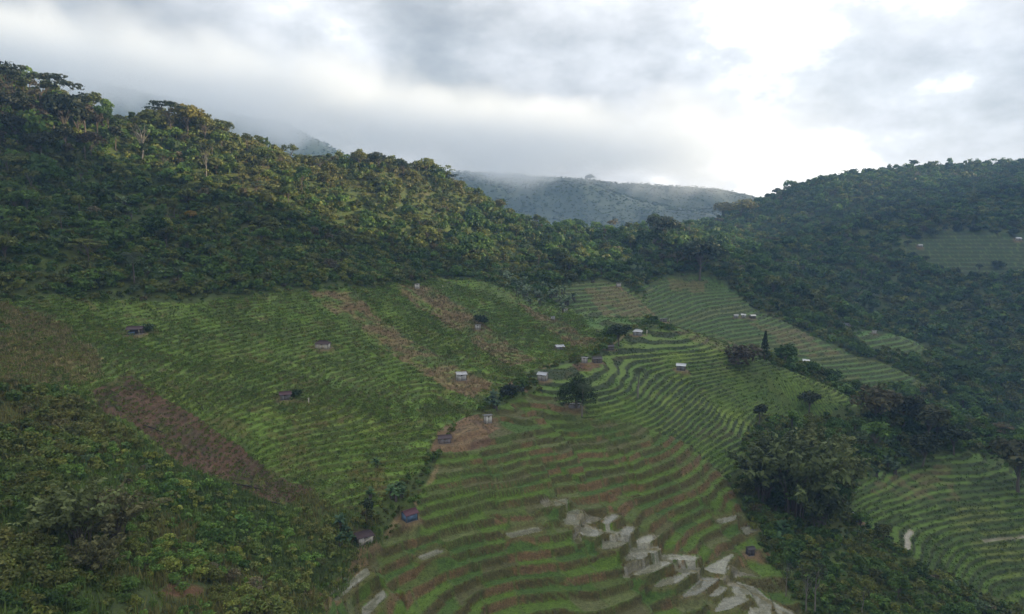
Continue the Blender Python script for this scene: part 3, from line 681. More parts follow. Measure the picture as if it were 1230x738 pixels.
# undergrowth
xs = []; ys = []; hs = []
for (sp_, r0, r1, h0, h1) in ((1.2, 50, 150, .8, 2.1), (1.75, 150, 215, 1.0, 2.7), (2.3, 215, 330, 1.4, 3.8), (3.3, 330, 480, 1.8, 4.8), (5.0, 480, 1000, 2.8, 6.5)):
    a, b = jgrid(-420, 640, 44, 1000, sp_); r = np.hypot(a, b); k = (r >= r0) & (r < r1); xs.append(a[k]); ys.append(b[k]); hs.append(rng.uniform(h0, h1, k.sum()))
bx = np.concatenate(xs); by = np.concatenate(ys); bh = np.concatenate(hs)
bd = cult(bx, by); k = (bd < -.8) & (rng.uniform(0, 1, bx.size) < np.where(inany(BARE[2:3], bx, by, -2), .3, np.where(sdist(SPUR, bx, by) > 0, .62, .96))); bx, by, bh, bd = bx[k], by[k], bh[k], bd[k]
bz = H(bx, by); k = seen(bx, by, bz+bh+1, .004); bx, by, bh, bz, bd = bx[k], by[k], bh[k], bz[k], bd[k]
for (hx, hy, hz, hr) in HUTPAD:
    k = np.hypot(bx-hx, by-hy) > hr+1.0; bx, by, bh, bz, bd = bx[k], by[k], bh[k], bz[k], bd[k]
bh = bh*(.75+.5*(fbm(bx, by, 9, 2, 440)+.5)); bh = np.where(bd > -4, bh*.6, bh)
bsp = sdist(SPUR, bx, by) > -3
bc = palette(bx, by, 450, [1.0, 2.4, 3.6, 1.7, 1.6, .25, .6, 1.4])
brgb = PAL[bc]*np.array((1.02, 1.07, .88))*rng.uniform(.7, 1.35, (bx.size, 1))
wm_ = (.6*sstep(-16, 10, bz)*sstep(255, 310, by)*(bx < -.02*by+20)*(by < 480)*sstep(-.5, .3, fbm(bx, by, 24, 2, 433)))[:, None]; brgb = brgb*(1-wm_)+np.array((.165, .150, .055))*rng.uniform(.7, 1.3, (bx.size, 1))*wm_  # crest scrub drawn towards straw, partly the ridge's warm sunlight mixed into its colour
# the spur: olive and brown fern over fresh green, dark thicket at its left
dk = sstep(.0, .5, fbm(bx, by, 26, 2, 460)+np.where(bx < -.60*by, .45, -.35))*bsp
brgb = brgb*(1-.35*dk[:, None]); ol = (sstep(-.1, .4, fbm(bx, by, 15, 2, 470))*bsp)[:, None]
brgb = brgb*(1-.6*ol)+np.array((.105, .105, .032))*.6*ol
brgb = brgb*np.where(bsp, 1.6, 1.0)[:, None]
app = bh/np.hypot(bx, by); u, v = pix(bx, by, bz+bh*.5); ins = (u > 2) & (u < 1228) & (v > 40) & (v < 730)
bo = np.argsort(-np.where(ins & (app > 0), app, -1)); NB = 285
bsel = bo[:NB]; brest = bo[NB:]
gx_, gy_ = jgrid(-130, 20, 45, 160, .75); k = (sdist(SPUR, gx_, gy_) > -6) & (cult(gx_, gy_) < -.3); gx_, gy_ = gx_[k], gy_[k]; gz_ = H(gx_, gy_)
k = seen(gx_, gy_, gz_+1, .003) & (~inany(BARE[2:3], gx_, gy_) | (rng.uniform(0, 1, gx_.size) < .12)); gx_, gy_, gz_ = gx_[k], gy_[k], gz_[k]
gn = fbm(gx_, gy_, 12, 3, 480)[:, None]; gc = 1.2*np.where(gn > .1, np.array((.12, .115, .04)), np.where(gn > -.25, np.array((.085, .125, .03)), np.array((.06, .095, .026))))*rng.uniform(.7, 1.35, (gx_.size, 1))
fern = stuff_mesh('fern_and_grass', [(PROTO['tuft'], gx_, gy_, gz_, rng.uniform(.7, 1.7, gx_.size), gc, .9)])
nearm = np.hypot(bx[brest], by[brest]) < 150
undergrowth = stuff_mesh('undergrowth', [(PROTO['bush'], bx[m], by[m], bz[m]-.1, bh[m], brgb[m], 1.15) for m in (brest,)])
print('shrubs', bx.size, 'faces', len(undergrowth.data.polygons), len(forest.data.polygons))
# ------------------------------------------------------------------ grass and crops on the fields (nobody could count them)
def field_growth():
    x, y = [], []
    for s, y0, y1 in ((.62, 85, 180), (.85, 180, 300), (1.4, 300, 460)):
        a, b = jgrid(-160, 260, y0, y1, s); x.append(a); y.append(b)
    x = np.concatenate(x); y = np.concatenate(y)
    k = cult(x, y) > -1.5; x, y = x[k], y[k]
    z, reg, lev, fr, wg = H(x, y, True); c, wat = terrain_colour(x, y, reg, lev, fr, wg)
    k = (wat < .5) & (reg >= 0) & seen(x, y, z+1.0, .001)
    for (hx, hy, hz, hr) in HUTPAD: k &= np.hypot(x-hx, y-hy) > hr+.4
    x, y, z, reg, fr, c = x[k], y[k], z[k], reg[k], fr[k], c[k]
    bank = fr > .65; r = rng.uniform(0, 1, x.size); n = fbm(x, y, 7, 3, 501); n2 = fbm(x, y, 16, 2, 505)
    nm = np.array([g['name'] for g in REG])[reg]
    it = []
    st = inany(STRIP, x, y)
    def add(m, proto, h0, h1, cols, wts, ws, keepc=.35):
        q = rng.uniform(0, 1, m.sum()); cw = np.cumsum(wts)/np.sum(wts); cc = np.array(cols)[np.searchsorted(cw, q*.999)]
        cc = cc*(1-keepc)+c[m]*keepc; cc = cc*rng.uniform(.75, 1.25, (m.sum(), 1)); sc = np.clip(np.hypot(x[m], y[m])/150, 1, 1.8)
        it.append((PROTO[proto], x[m], y[m], z[m], rng.uniform(h0, h1, m.sum())*sc, cc, ws))
    ce = nm == 'centre'
    dry = [(.14, .105, .07), (.105, .078, .05), (.075, .07, .03), (.05, .07, .02)]
    add(ce & bank & (r < .95) & (n > .2), 'tuft', .35, .8, dry, [1.3, 1.6, 1.2, .8], .9)
    add(ce & bank & (r < .75) & (n <= .2), 'tuft', .28, .6, [(.046, .084, .02), (.062, .10, .024), (.07, .07, .028)], [2, 1, 1], .9)
    add(ce & ~bank & (r < .5), 'tuft', .18, .34, [(.056, .115, .019), (.046, .09, .018)], [1, 1], 1.5, .6)
    lf = nm == 'left'
    add(lf & ~st & (r < .62+.5*n), 'crop', .28, .85, [(.092, .152, .026), (.125, .178, .032), (.065, .11, .022), (.135, .125, .042)], [2, 2, 1.4, .8], 1.0, .3)
    add(lf & bank & (r > .5), 'tuft', .35, .8, [(.065, .10, .026), (.12, .11, .05), (.045, .075, .02)], [2, 1, 1], .9)
    add(lf & st & (r < .7), 'tuft', .3, .75, [(.17, .13, .075), (.12, .09, .055), (.07, .085, .03)], [2, 1.5, 1.2], 1.0)
    add(inany([TAN], x, y) & (r < .8), 'tuft', .5, 1.2, [(.26, .215, .12), (.18, .155, .08), (.10, .115, .045)], [1.8, 1.5, .9], 1.0, .2)
    ot = ~ce & ~lf
    add(ot & bank & (r < .55), 'tuft', .3, .65, [(.03, .055, .016), (.05, .075, .02), (.08, .07, .035)], [2, 1.4, .6], .9)
    add(ot & ~bank & (r < .22+.3*n2), 'crop', .25, .6, [(.055, .11, .02), (.07, .122, .026)], [1, 1], 1.1, .5)
    o = stuff_mesh('field_grass', it); print('field growth faces', len(o.data.polygons))
field_growth()
# ------------------------------------------------------------------ the trees one can tell apart, each with its look and place in words
WHERE = [  # region polygons in survey pixels -> place phrase
 ([(0,60),(110,60),(200,120),(130,200),(0,200)], 'near the high left end of the forested ridge'),
 ([(110,80),(420,120),(420,235),(250,235),(130,190)], 'on the upper slope below the first sunlit crest'),
 ([(400,120),(600,160),(700,260),(600,300),(420,235)], 'around the second sunlit hump of the ridge'),
 ([(0,200),(130,190),(250,235),(250,300),(0,300)], 'halfway up the shaded left hillside'),
 ([(250,235),(420,235),(480,300),(420,330),(250,310)], 'on the mid slope under the sunlit crest'),
 ([(0,290),(250,290),(460,310),(460,370),(0,380)], 'in the scrub band above the left terraces'),
 ([(420,230),(600,290),(700,300),(740,360),(600,360),(460,350)], 'in the wood above the banana grove'),
 ([(700,230),(930,230),(930,350),(740,360),(690,290)], 'on the wooded middle hill beyond the upper terraces'),
 ([(860,380),(1040,380),(1180,520),(1180,560),(1000,600),(880,560)], 'in the dark gully wood below the green spur'),
 ([(860,560),(1060,560),(1260,760),(880,760)], 'in the scrub below the flooded paddies'),
 ([(900,180),(1260,180),(1260,560),(1040,500),(930,300)], 'on the shaded right hillside'),
 ([(0,440),(420,560),(420,760),(0,760)], 'on the near left scrub spur'),
]
def inpoly(px, py, poly):
    c = False; n = len(poly)
    for i in range(n):
        (x1, y1), (x2, y2) = poly[i], poly[(i+1) % n]
        if (y1 > py) != (y2 > py) and px < (x2-x1)*(py-y1)/(y2-y1)+x1: c = not c
    return c
def where(px, py):
    for poly, s in WHERE:
        if inpoly(px, py, poly): return s
    best = min(WHERE, key=lambda w: min((px-a)**2+(py-b)**2 for a, b in w[0])); return best[1]
SHAPE = dict(round='round-crowned tree', slender='narrow upright tree', sparse='thin-leaved tree', umbrella='flat-topped umbrella tree', bush='low bushy tree')
for i in sel:
    kd = str(kinds[fk[i]]); px, py = pix(fx[i], fy[i], fz[i]+fh[i]*.5); pl = where(px, py)
    sz = 'tall' if fh[i] > 9 else 'small' if fh[i] < 6 else 'mid-sized'
    if kd == 'bush':
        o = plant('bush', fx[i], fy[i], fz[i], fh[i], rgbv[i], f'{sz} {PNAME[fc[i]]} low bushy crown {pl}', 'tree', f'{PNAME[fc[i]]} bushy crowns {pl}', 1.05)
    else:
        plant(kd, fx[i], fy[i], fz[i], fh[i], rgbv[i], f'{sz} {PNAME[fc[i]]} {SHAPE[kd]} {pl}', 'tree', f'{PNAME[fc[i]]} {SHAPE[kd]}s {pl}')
SW = [([(0,440),(130,470),(110,640),(0,660)], 'in the dark thicket at the far left of the spur'), ([(100,460),(300,570),(250,640),(110,620)], 'on the spur beside the brown field'),
      ([(250,580),(430,590),(430,680),(250,680)], 'on the spur near the maroon-roofed hut'), ([(110,620),(260,640),(260,760),(110,760)], 'around the red earth patch on the spur'), ([(0,640),(130,640),(130,760),(0,760)], 'in the lower left corner of the scrub spur'), ([(250,680),(460,670),(460,760),(250,760)], 'along the pale track at the foot of the spur')]
for i in bsel:
    px, py = pix(bx[i], by[i], bz[i]+bh[i]*.4); pl = None
    for poly, s in SW:
        if inpoly(px, py, poly): pl = s; break
    pl = pl or where(px, py)
    c = brgb[i]; nm = 'brown-tinged' if c[0] > c[1] else 'bright green' if c[1] > .085 else 'very dark green' if c[1] < .042 else 'olive' if c[0] > .72*c[1] else 'mid green'
    sz = 'large' if bh[i] > 2.2 else 'small' if bh[i] < 1.5 else 'mid-sized'
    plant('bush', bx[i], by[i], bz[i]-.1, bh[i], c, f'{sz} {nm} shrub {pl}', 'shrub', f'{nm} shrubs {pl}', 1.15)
# ------------------------------------------------------------------ landmark plants, surveyed one by one
def at(px, py):
    g = ground(px, py); return g[0], g[1], float(H(g[:1], g[1:2])[0])
def spec(kind, px, py, hpx, rgb, label, cat='tree', group=None, ws=1.0, j=None):
    x, y, z = at(px, py); h = hpx*math.hypot(x, y)/FPX/1.02
    return plant(kind, x, y, z-.1, h, rgb, label, cat, group, ws, j)
spec('dome', 692, 492, 52, (.026, .048, .016), 'big dark dome-shaped tree alone amid the central terraces', ws=1.0)
spec('areca', 699, 500, 54, (.05, .075, .03), 'tall thin palm with pale trunk in front of the big dark dome tree', 'palm')
spec('areca', 766, 478, 46, (.05, .07, .03), 'thin palm standing alone on bright terraces right of the dome tree', 'palm')
spec('round', 743, 417, 30, (.03, .05, .02), 'bushy dark tree above the dark hut near the saddle', ws=1.25)
spec('conifer', 918, 432, 34, (.018, .034, .018), 'dark pointed conifer on the gully edge below the far huts')
spec('bush', 890, 437, 26, (.060, .052, .030), 'brownish rounded thicket left of the pointed conifer', 'shrub', None, 1.5)
spec('bush', 577, 391, 14, (.02, .035, .015), 'lone dark bush over the small pale hut on the slope', 'shrub', None, 1.2)
spec('bush', 617, 480, 18, (.02, .032, .02), 'dark bush below the small red earth patch', 'shrub', None, 1.4)
spec('bush', 356, 478, 12, (.025, .05, .016), 'dark leafy bush right of the tiny maroon-roofed hut', 'shrub', None, 1.5)
spec('bush', 178, 400, 12, (.045, .075, .03), 'pale twiggy bush right of the dark open-sided hut', 'shrub', None, 1.2)
for (px, py, hp, lab, wsx, c) in [(955, 622, 118, 'tallest dark bamboo clump at the middle of the gully mass', .95, (.085, .112, .036)), (915, 600, 78, 'dark bamboo clump at the left edge of the gully mass', 1.1, (.058, .078, .026)), (1000, 610, 88, 'olive bamboo clump just above the blue-grey hut', .95, (.115, .138, .044)),
   (935, 575, 72, 'dark bamboo clump at the back left of the gully mass', 1.1, (.060, .080, .026)), (985, 640, 66, 'low dark bamboo clump at the foot of the gully mass', 1.0, (.056, .076, .025)), (980, 580, 80, 'olive-topped bamboo clump at the back of the gully mass', 1.0, (.108, .128, .042))]:
    spec('bamboo', px, py, hp, c, lab, 'bamboo', 'bamboo clumps in the gully', wsx)
for (px, py, hp, lab, c) in [(95, 655, 84, 'straw-tinged bamboo clump on the near left spur, left of a pair', (.120, .150, .052)), (140, 650, 72, 'straw-tinged bamboo clump on the near left spur, right of a pair', (.140, .138, .06)), (115, 690, 55, 'olive bamboo tuft in front of the straw-tinged pair', (.11, .11, .045))]:
    spec('bamboo', px, py, hp, c, lab, 'bamboo', 'bamboo clumps on the near spur', 1.15)
for (px, py, hp, lab, c, kd) in [(1052, 516, 58, 'tall reddish-brown leaved tree at the top of the gully wood', (.080, .078, .036), 'round'), (1085, 520, 48, 'wide dark tree right of the reddish-brown tree', (.032, .042, .02), 'round'), (1115, 530, 46, 'olive tree in the gully wood by the shoulder', (.06, .07, .028), 'round'),
   (1110, 560, 40, 'dark broad tree at the top edge of the lower right terraces', (.026, .038, .018), 'round'), (1145, 545, 34, 'round dark tree on the shoulder above the lower right terraces', (.03, .045, .02), 'round'), (1222, 590, 60, 'olive bush-crowned tree cut by the frame edge beyond the shoulder', (.055, .062, .026), 'round'),
   (912, 515, 34, 'feathery dark tree at the tip of the green spur', (.03, .042, .022), 'slender'), (972, 496, 28, 'dull green tree standing below the green spur', (.035, .05, .022), 'round')]:
    spec(kd, px, py, hp, c, lab, 'tree', None, 1.2)
for (px, py, hp, lab) in [(968, 735, 62, 'pale bare-trunked tree at the bottom edge, left of a pair'), (978, 738, 66, 'pale bare-trunked tree at the bottom edge, right of a pair'), (944, 712, 44, 'short pale bare tree beside the last flooded paddies'), (1035, 742, 40, 'pale thin tree leaning in the lower right scrub')]:
    spec('talltrunk', px, py, hp, (.045, .055, .028), lab, 'tree', 'pale trunks at the bottom')
spec('bare', 172, 196, 42, (.06, .06, .04), 'leafless white-limbed tree on the upper left slope')
spec('talltrunk', 248, 214, 40, (.05, .055, .03), 'pale straight-trunked tree below the first sunlit crest')
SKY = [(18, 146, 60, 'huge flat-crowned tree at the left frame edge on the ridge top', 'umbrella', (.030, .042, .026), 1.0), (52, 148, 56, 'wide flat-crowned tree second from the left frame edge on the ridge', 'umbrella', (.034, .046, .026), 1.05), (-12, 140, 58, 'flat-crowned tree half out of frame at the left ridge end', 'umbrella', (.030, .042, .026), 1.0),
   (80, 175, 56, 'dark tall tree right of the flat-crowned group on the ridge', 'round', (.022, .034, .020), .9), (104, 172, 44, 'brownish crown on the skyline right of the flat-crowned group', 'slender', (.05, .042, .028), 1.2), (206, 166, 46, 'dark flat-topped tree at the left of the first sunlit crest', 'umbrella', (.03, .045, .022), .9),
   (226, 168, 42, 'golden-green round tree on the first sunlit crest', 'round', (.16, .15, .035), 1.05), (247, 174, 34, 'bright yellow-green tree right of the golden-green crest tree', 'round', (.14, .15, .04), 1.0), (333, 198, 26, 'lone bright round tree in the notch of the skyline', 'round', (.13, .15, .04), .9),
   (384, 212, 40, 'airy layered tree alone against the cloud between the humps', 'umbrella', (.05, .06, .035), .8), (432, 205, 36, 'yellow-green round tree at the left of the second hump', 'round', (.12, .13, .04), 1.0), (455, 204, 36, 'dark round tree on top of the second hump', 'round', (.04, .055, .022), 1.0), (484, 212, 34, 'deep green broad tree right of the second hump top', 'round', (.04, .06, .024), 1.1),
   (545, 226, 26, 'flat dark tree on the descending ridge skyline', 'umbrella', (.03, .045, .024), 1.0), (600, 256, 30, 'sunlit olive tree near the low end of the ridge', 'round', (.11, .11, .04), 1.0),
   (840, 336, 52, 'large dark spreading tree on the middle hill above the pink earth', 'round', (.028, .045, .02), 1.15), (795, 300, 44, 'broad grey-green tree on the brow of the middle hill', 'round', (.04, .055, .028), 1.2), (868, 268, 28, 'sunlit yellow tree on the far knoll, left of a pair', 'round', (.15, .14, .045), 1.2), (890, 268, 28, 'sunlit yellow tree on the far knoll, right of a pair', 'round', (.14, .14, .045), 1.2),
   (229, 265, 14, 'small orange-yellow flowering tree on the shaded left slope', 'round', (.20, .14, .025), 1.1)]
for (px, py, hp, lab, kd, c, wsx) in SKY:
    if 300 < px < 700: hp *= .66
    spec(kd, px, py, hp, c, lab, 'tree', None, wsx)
for (px, py, hp, lab) in [(162, 345, 46, 'coconut palm above the dark open-sided hut'), (75, 285, 30, 'coconut palm on the shaded left slope near the frame edge'), (300, 262, 28, 'coconut palm on the mid left slope'), (545, 620, 0, '')]:
    if hp: spec('coconut', px, py, hp, (.045, .065, .03), lab, 'palm', 'coconut palms on the left hill')
for q, (px, py, hp) in enumerate([(5, 150, 34), (30, 152, 36), (45, 160, 30), (66, 158, 38), (95, 168, 36), (118, 172, 32), (20, 172, 30), (80, 186, 32), (110, 192, 30), (140, 182, 28), (50, 190, 32), (0, 190, 32)]):
    spec(['round', 'slender'][q % 2], px, py, hp, [(.026, .034, .022), (.034, .044, .022), (.046, .040, .030)][q % 3], ['near-black', 'dark green', 'dusky brown'][q % 3]+' '+['full', 'narrow'][q % 2]+' tree massed under the flat-crowned ridge trees', 'tree', 'dark trees under the flat-crowned ridge trees', 1.15)
for q in range(14):
    px, py = [(1090, 296), (1102, 288), (1118, 284), (1135, 280), (1150, 277), (1172, 279), (1198, 281), (1216, 283), (1098, 308), (1112, 316), (1130, 322), (1150, 328), (1176, 326), (1200, 322), (1160, 304), (1190, 300)][q]
    spec(['round', 'bush', 'bush'][q % 3], px, py, random.uniform(6, 11), (.035, .055, .026), 'small dark '+['round tree', 'low bush', 'bush'][q % 3]+(' inside' if q > 13 else ' edging')+' the shaded hill field', ['tree', 'shrub', 'shrub'][q % 3], 'small trees around the hill field', 1.2)
def grove(poly, n, hm, place, col=(.11, .155, .08)):
    xs_ = [p[0] for p in poly]; ys_ = [p[1] for p in poly]; c = 0; t = 0
    while c < n and t < 900:
        t += 1; px = random.uniform(min(xs_), max(xs_)); py = random.uniform(min(ys_), max(ys_))
        if not inpoly(px, py, poly): continue
        x, y, z = at(px, py); c += 1; h = hm*random.uniform(.75, 1.3); q = random.uniform(.8, 1.25)
        sz = 'tall' if h > hm*1.1 else 'short' if h < hm*.88 else 'middling'
        tn = 'pale' if q > 1.1 else 'dull' if q < .92 else 'blue-green'
        plant('banana', x, y, z-.1, h, tuple(k_*q for k_ in col), f'{sz} {tn} banana plant {place}', 'banana plant', 'banana plants '+place, 1.0)
grove([(600,330),(650,335),(690,362),(680,378),(640,368),(605,350)], 40, 5.6, 'in the grove at the foot of the middle wood')
grove([(1040,520),(1110,500),(1135,540),(1100,565),(1050,575),(1030,545)], 30, 4.2, 'in the gully wood above the lower right terraces', (.055, .09, .05))
grove([(1130,500),(1165,515),(1170,545),(1135,540)], 9, 4.2, 'on the shoulder beyond the gully wood', (.07, .12, .045))
grove([(445,560),(500,560),(490,605),(440,610)], 7, 3.6, 'in the gully left of the blue tarpaulin hut', (.065, .12, .045))
grove([(566,488),(604,480),(602,500),(572,502)], 6, 3.4, 'over the narrow white-walled shed', (.05, .09, .05))
grove([(95,215),(160,235),(160,285),(110,260)], 8, 4.2, 'in a pale cluster on the shaded left slope')
grove([(170,318),(240,315),(235,335),(175,335)], 8, 3.6, 'in the scrub near the coconut palm')
grove([(500,310),(540,300),(545,335),(510,338)], 7, 4.2, 'at the wood edge above the top terrace hut')
grove([(920,640),(950,625),(960,655),(930,660)], 4, 3.4, 'below the bamboo by the last terraces', (.05, .10, .04))
grove([(400,640),(432,620),(430,655),(405,662)], 5, 3.0, 'beside the black-brown roofed hut', (.045, .09, .045))
# ------------------------------------------------------------------ huts
def bxm(parts, c, s, rz=0, rx=0, ry=0):
    """a box as (V,F)"""
    v = np.array([(x, y, z) for x in (-.5, .5) for y in (-.5, .5) for z in (-.5, .5)])*np.array(s)
    if rx: v = v @ np.array([[1, 0, 0], [0, math.cos(rx), math.sin(rx)], [0, -math.sin(rx), math.cos(rx)]])
    if ry: v = v @ np.array([[math.cos(ry), 0, -math.sin(ry)], [0, 1, 0], [math.sin(ry), 0, math.cos(ry)]])
    f = np.array([(0, 1, 3, 2), (4, 6, 7, 5), (0, 4, 5, 1), (2, 3, 7, 6), (0, 2, 6, 4), (1, 5, 7, 3)])
    parts.append((v+np.array(c), f))
def corr(p00, p10, p01, p11, th=.05, amp=.03, n=14):
    """a corrugated sheet between four corners (p0x eave, p1x ridge), with thickness"""
    Vv = []; Ff = []
    p00, p10, p01, p11 = map(np.array, (p00, p10, p01, p11)); nr_ = unit(np.cross(p01-p00, p10-p00)); nr_ = nr_ if nr_[2] > 0 else -nr_
    m = n*2+1
    for t in (0, 1):
        for i in range(m):
            u_ = i/(m-1); o_ = nr_*(amp*(1 if i % 2 else -1)-t*th)
            Vv.append(p00+(p01-p00)*u_+o_); Vv.append(p10+(p11-p10)*u_+o_)
    for t in (0, 1):
        b = t*2*m
        for i in range(m-1):
            q = (b+2*i, b+2*i+1, b+2*i+3, b+2*i+2); Ff.append(q if t else q[::-1])
    for i in range(m-1):
        Ff.append((2*i, 2*i+2, 2*m+2*i+2, 2*m+2*i)); Ff.append((2*i+1, 2*m+2*i+1, 2*m+2*i+3, 2*i+3))
    Ff.append((0, 2*m, 2*m+1, 1)); e = 2*m-2; Ff.append((e, e+1, 2*m+e+1, 2*m+e))
    return np.array(Vv), np.array(Ff)
WOOD = mat_simple('weathered_timber', (.16, .13, .10), .9, 8, .5, stretch=(1, 1, .15)); DARKIN = mat_simple('dark_doorway', (.02, .018, .016), .9)
TARP = mat_simple('blue_tarpaulin', (.10, .16, .26), .5, 2, .4); STONE = mat_simple('plinth_stone', (.20, .18, .16), .95, 4, .5); STRAW = mat_simple('pale_pole', (.55, .50, .40), .8)
def hut(i, px, py, w, d, h, yaw, style, rc, wc, label):
    w, d, h = w*.88, d*.88, h*.9
    gx, gy, gz, _ = HUTPAD[i]
    o = bpy.data.objects.new('field_hut' if style != 'open' else 'open_hut', None); COL.objects.link(o); o.location = (gx, gy, gz); o.rotation_euler.z = R(yaw); o.empty_display_size = .5
    tag(o, label, 'hut', 'field huts on the terraces')
    rm = mat_simple('hut_roof', rc, .45 if sum(rc) > .6 else .8, 2.2, .45, stretch=(.6, 2, 2)); wm = mat_simple('hut_wall', wc, .85, 2.0, .30)
    pb = []; bxm(pb, (0, 0, -.35), (w+.25, d+.25, .8)); link('plinth', mesh_arrays('plinth', *join(pb), STONE), o)
    z0 = .05; t = .07; dw = min(.75, w*.3)
    def panel(nm, parts, mat): return link(nm, mesh_arrays(nm, *join(parts), mat), o)
    if style == 'open':
        q = []; bxm(q, (0, d/2-t, z0+h*.45), (w-.2, t, h*.9)); panel('wall', q, wm)
        q = []; bxm(q, (-w/2+.1, 0, z0+h*.3), (t, d-.3, h*.6)); panel('wall', q, wm)
        q = []; bxm(q, (-w*.2, -d/2+.2, z0+h*.28), (w*.45, .05, h*.55)); panel('tarpaulin', q, TARP)
        for a in (0, 1):
            q = []; bxm(q, (w*.36, -d/2-.2, z0+h*.45), (.09, .09, h*1.05), rx=.25*(1 if a else -.6)); panel('prop_pole', q, STRAW)
    else:
        q = []; bxm(q, (0, d/2-t/2, z0+h/2), (w-2*t-.004, t, h)); panel('wall', q, wm)
        for s in (-1, 1):
            q = []; bxm(q, (s*(w/2-t/2), 0, z0+h/2), (t, d, h)); panel('wall', q, wm)
        wl = (w-dw)/2-t
        for s in (-1, 1):
            q = []; bxm(q, (s*(dw/2+wl/2), -d/2+t/2, z0+h/2), (wl-.004, t, h)); panel('wall', q, wm)
        q = []; bxm(q, (0, -d/2+t/2, z0+h-.12), (dw-.006, t, .24)); panel('lintel', q, WOOD)
        q = []; bxm(q, (0, -d/2+t-.02, z0+(h-.26)/2), (dw-.01, .05, h-.28)); panel('door', q, mat_simple('hut_door', tuple(k_*.7 for k_ in wc), .85, 2.0, .3))
    for sx in (-1, 1):
        for sy in (-1, 1):
            q = []; bxm(q, (sx*(w/2+.045), sy*(d/2+.045), z0+h/2-.1), (.09, .09, h+.2)); panel('post', q, WOOD)
    ov = .32; zt = z0+h+.06; rise = .30*d if style != 'shed' else .22*d
    if style == 'shed':
        q = [corr((-w/2-ov, -d/2-ov, zt+rise), (-w/2-ov, d/2+ov, zt-.05), (w/2+ov, -d/2-ov, zt+rise), (w/2+ov, d/2+ov, zt-.05))]; panel('roof', q, rm)
        q = []; bxm(q, (0, -d/2+t/2, zt+rise*.45), (w, t, rise*.75)); panel('wall', q, wm)
    elif style == 'hip':
        rl = w*.28; e = [(-w/2-ov, -d/2-ov, zt), (w/2+ov, -d/2-ov, zt), (w/2+ov, d/2+ov, zt), (-w/2-ov, d/2+ov, zt)]; a = (-rl, 0, zt+rise*1.25); b = (rl, 0, zt+rise*1.25)
        q = [corr(e[0], a, e[1], b, n=10), corr(e[2], b, e[3], a, n=10), corr(e[1], b, e[2], b, n=7), corr(e[3], a, e[0], a, n=7)]; panel('roof', q, rm)
    else:
        k = .10 if style == 'broken' else 0
        q = [corr((-w/2-ov, -d/2-ov, zt), (-w/2-ov, .03, zt+rise), (w/2+ov, -d/2-ov, zt), (w/2+ov, .03, zt+rise))]; panel('roof_slope', q, rm)
        q = [corr((-w/2-ov, d/2+ov, zt+k*2), (-w/2-ov, .03, zt+rise+.02), (w/2+ov-k*4, d/2+ov, zt-k), (w/2+ov, .03, zt+rise+.02))]; panel('roof_slope', q, rm)
        if style == 'broken':
            q = [corr((-w/2-.5, -d/2-.35, zt+.14), (-w/2-.35, .25, zt+rise+.16), (-.1, -d/2-.5, zt+.10), (.0, .1, zt+rise+.09), n=6)]; panel('loose_sheet', q, rm)
        for s in (-1, 1):   # gable ends
            g = [(s*(w/2-t/2)-t/2, -d/2, zt-.06), (s*(w/2-t/2)-t/2, d/2, zt-.06), (s*(w/2-t/2)-t/2, 0, zt+rise-.08)]; g2 = [(p[0]+t, p[1], p[2]) for p in g]
            me = bpy.data.meshes.new('gable'); me.from_pydata(g+g2, [], [(0, 1, 2), (3, 5, 4), (0, 3, 4, 1), (1, 4, 5, 2), (2, 5, 3, 0)]); me.materials.append(wm); link('gable', me, o)
    if 'tarpaulin front' in label:
        q = []; bxm(q, (-.1, -d/2-.10, z0+h*.48), (w*.8, .04, h*.9), rx=.06); panel('tarpaulin', q, TARP)
    if 'white front panels' in label:
        for s in (-1, 1):
            q = []; bxm(q, (s*.62, -d/2-.03, z0+h*.5), (1.0, .05, h*.85)); panel('front_panel', q, STRAW)
    if 'leaning pole' in label:
        q = []; bxm(q, (-.2, -d/2-.55, z0+h*.6), (3.2, .08, .08), ry=-.42); panel('leaning_pole', q, STRAW)
for i, h in enumerate(HUTS): hut(i, *h)
for (px, py, hm, lab) in [(371, 489, 1.6, 'short white marker post right of the tiny maroon-roofed hut'), (777, 402, 1.9, 'white post beside the silver-roofed field house'), (804, 386, 1.5, 'thin pale post beside the flat silver-roofed shelter'), (532, 350, 1.6, 'white post right of the hut at the top terrace edge'), (981, 478, 1.8, 'pale post at the edge of the green spur')]:
    x, y, z = at(px, py); q = []; bxm(q, (0, 0, hm/2-.2), (.22, .22, hm+.4)); bxm(q, (0, 0, hm+.05), (.34, .34, .1))
    o = link('marker_post', mesh_arrays('marker_post', *join(q), STRAW)); o.location = (x, y, z); tag(o, lab, 'post', 'pale posts on the terraces')
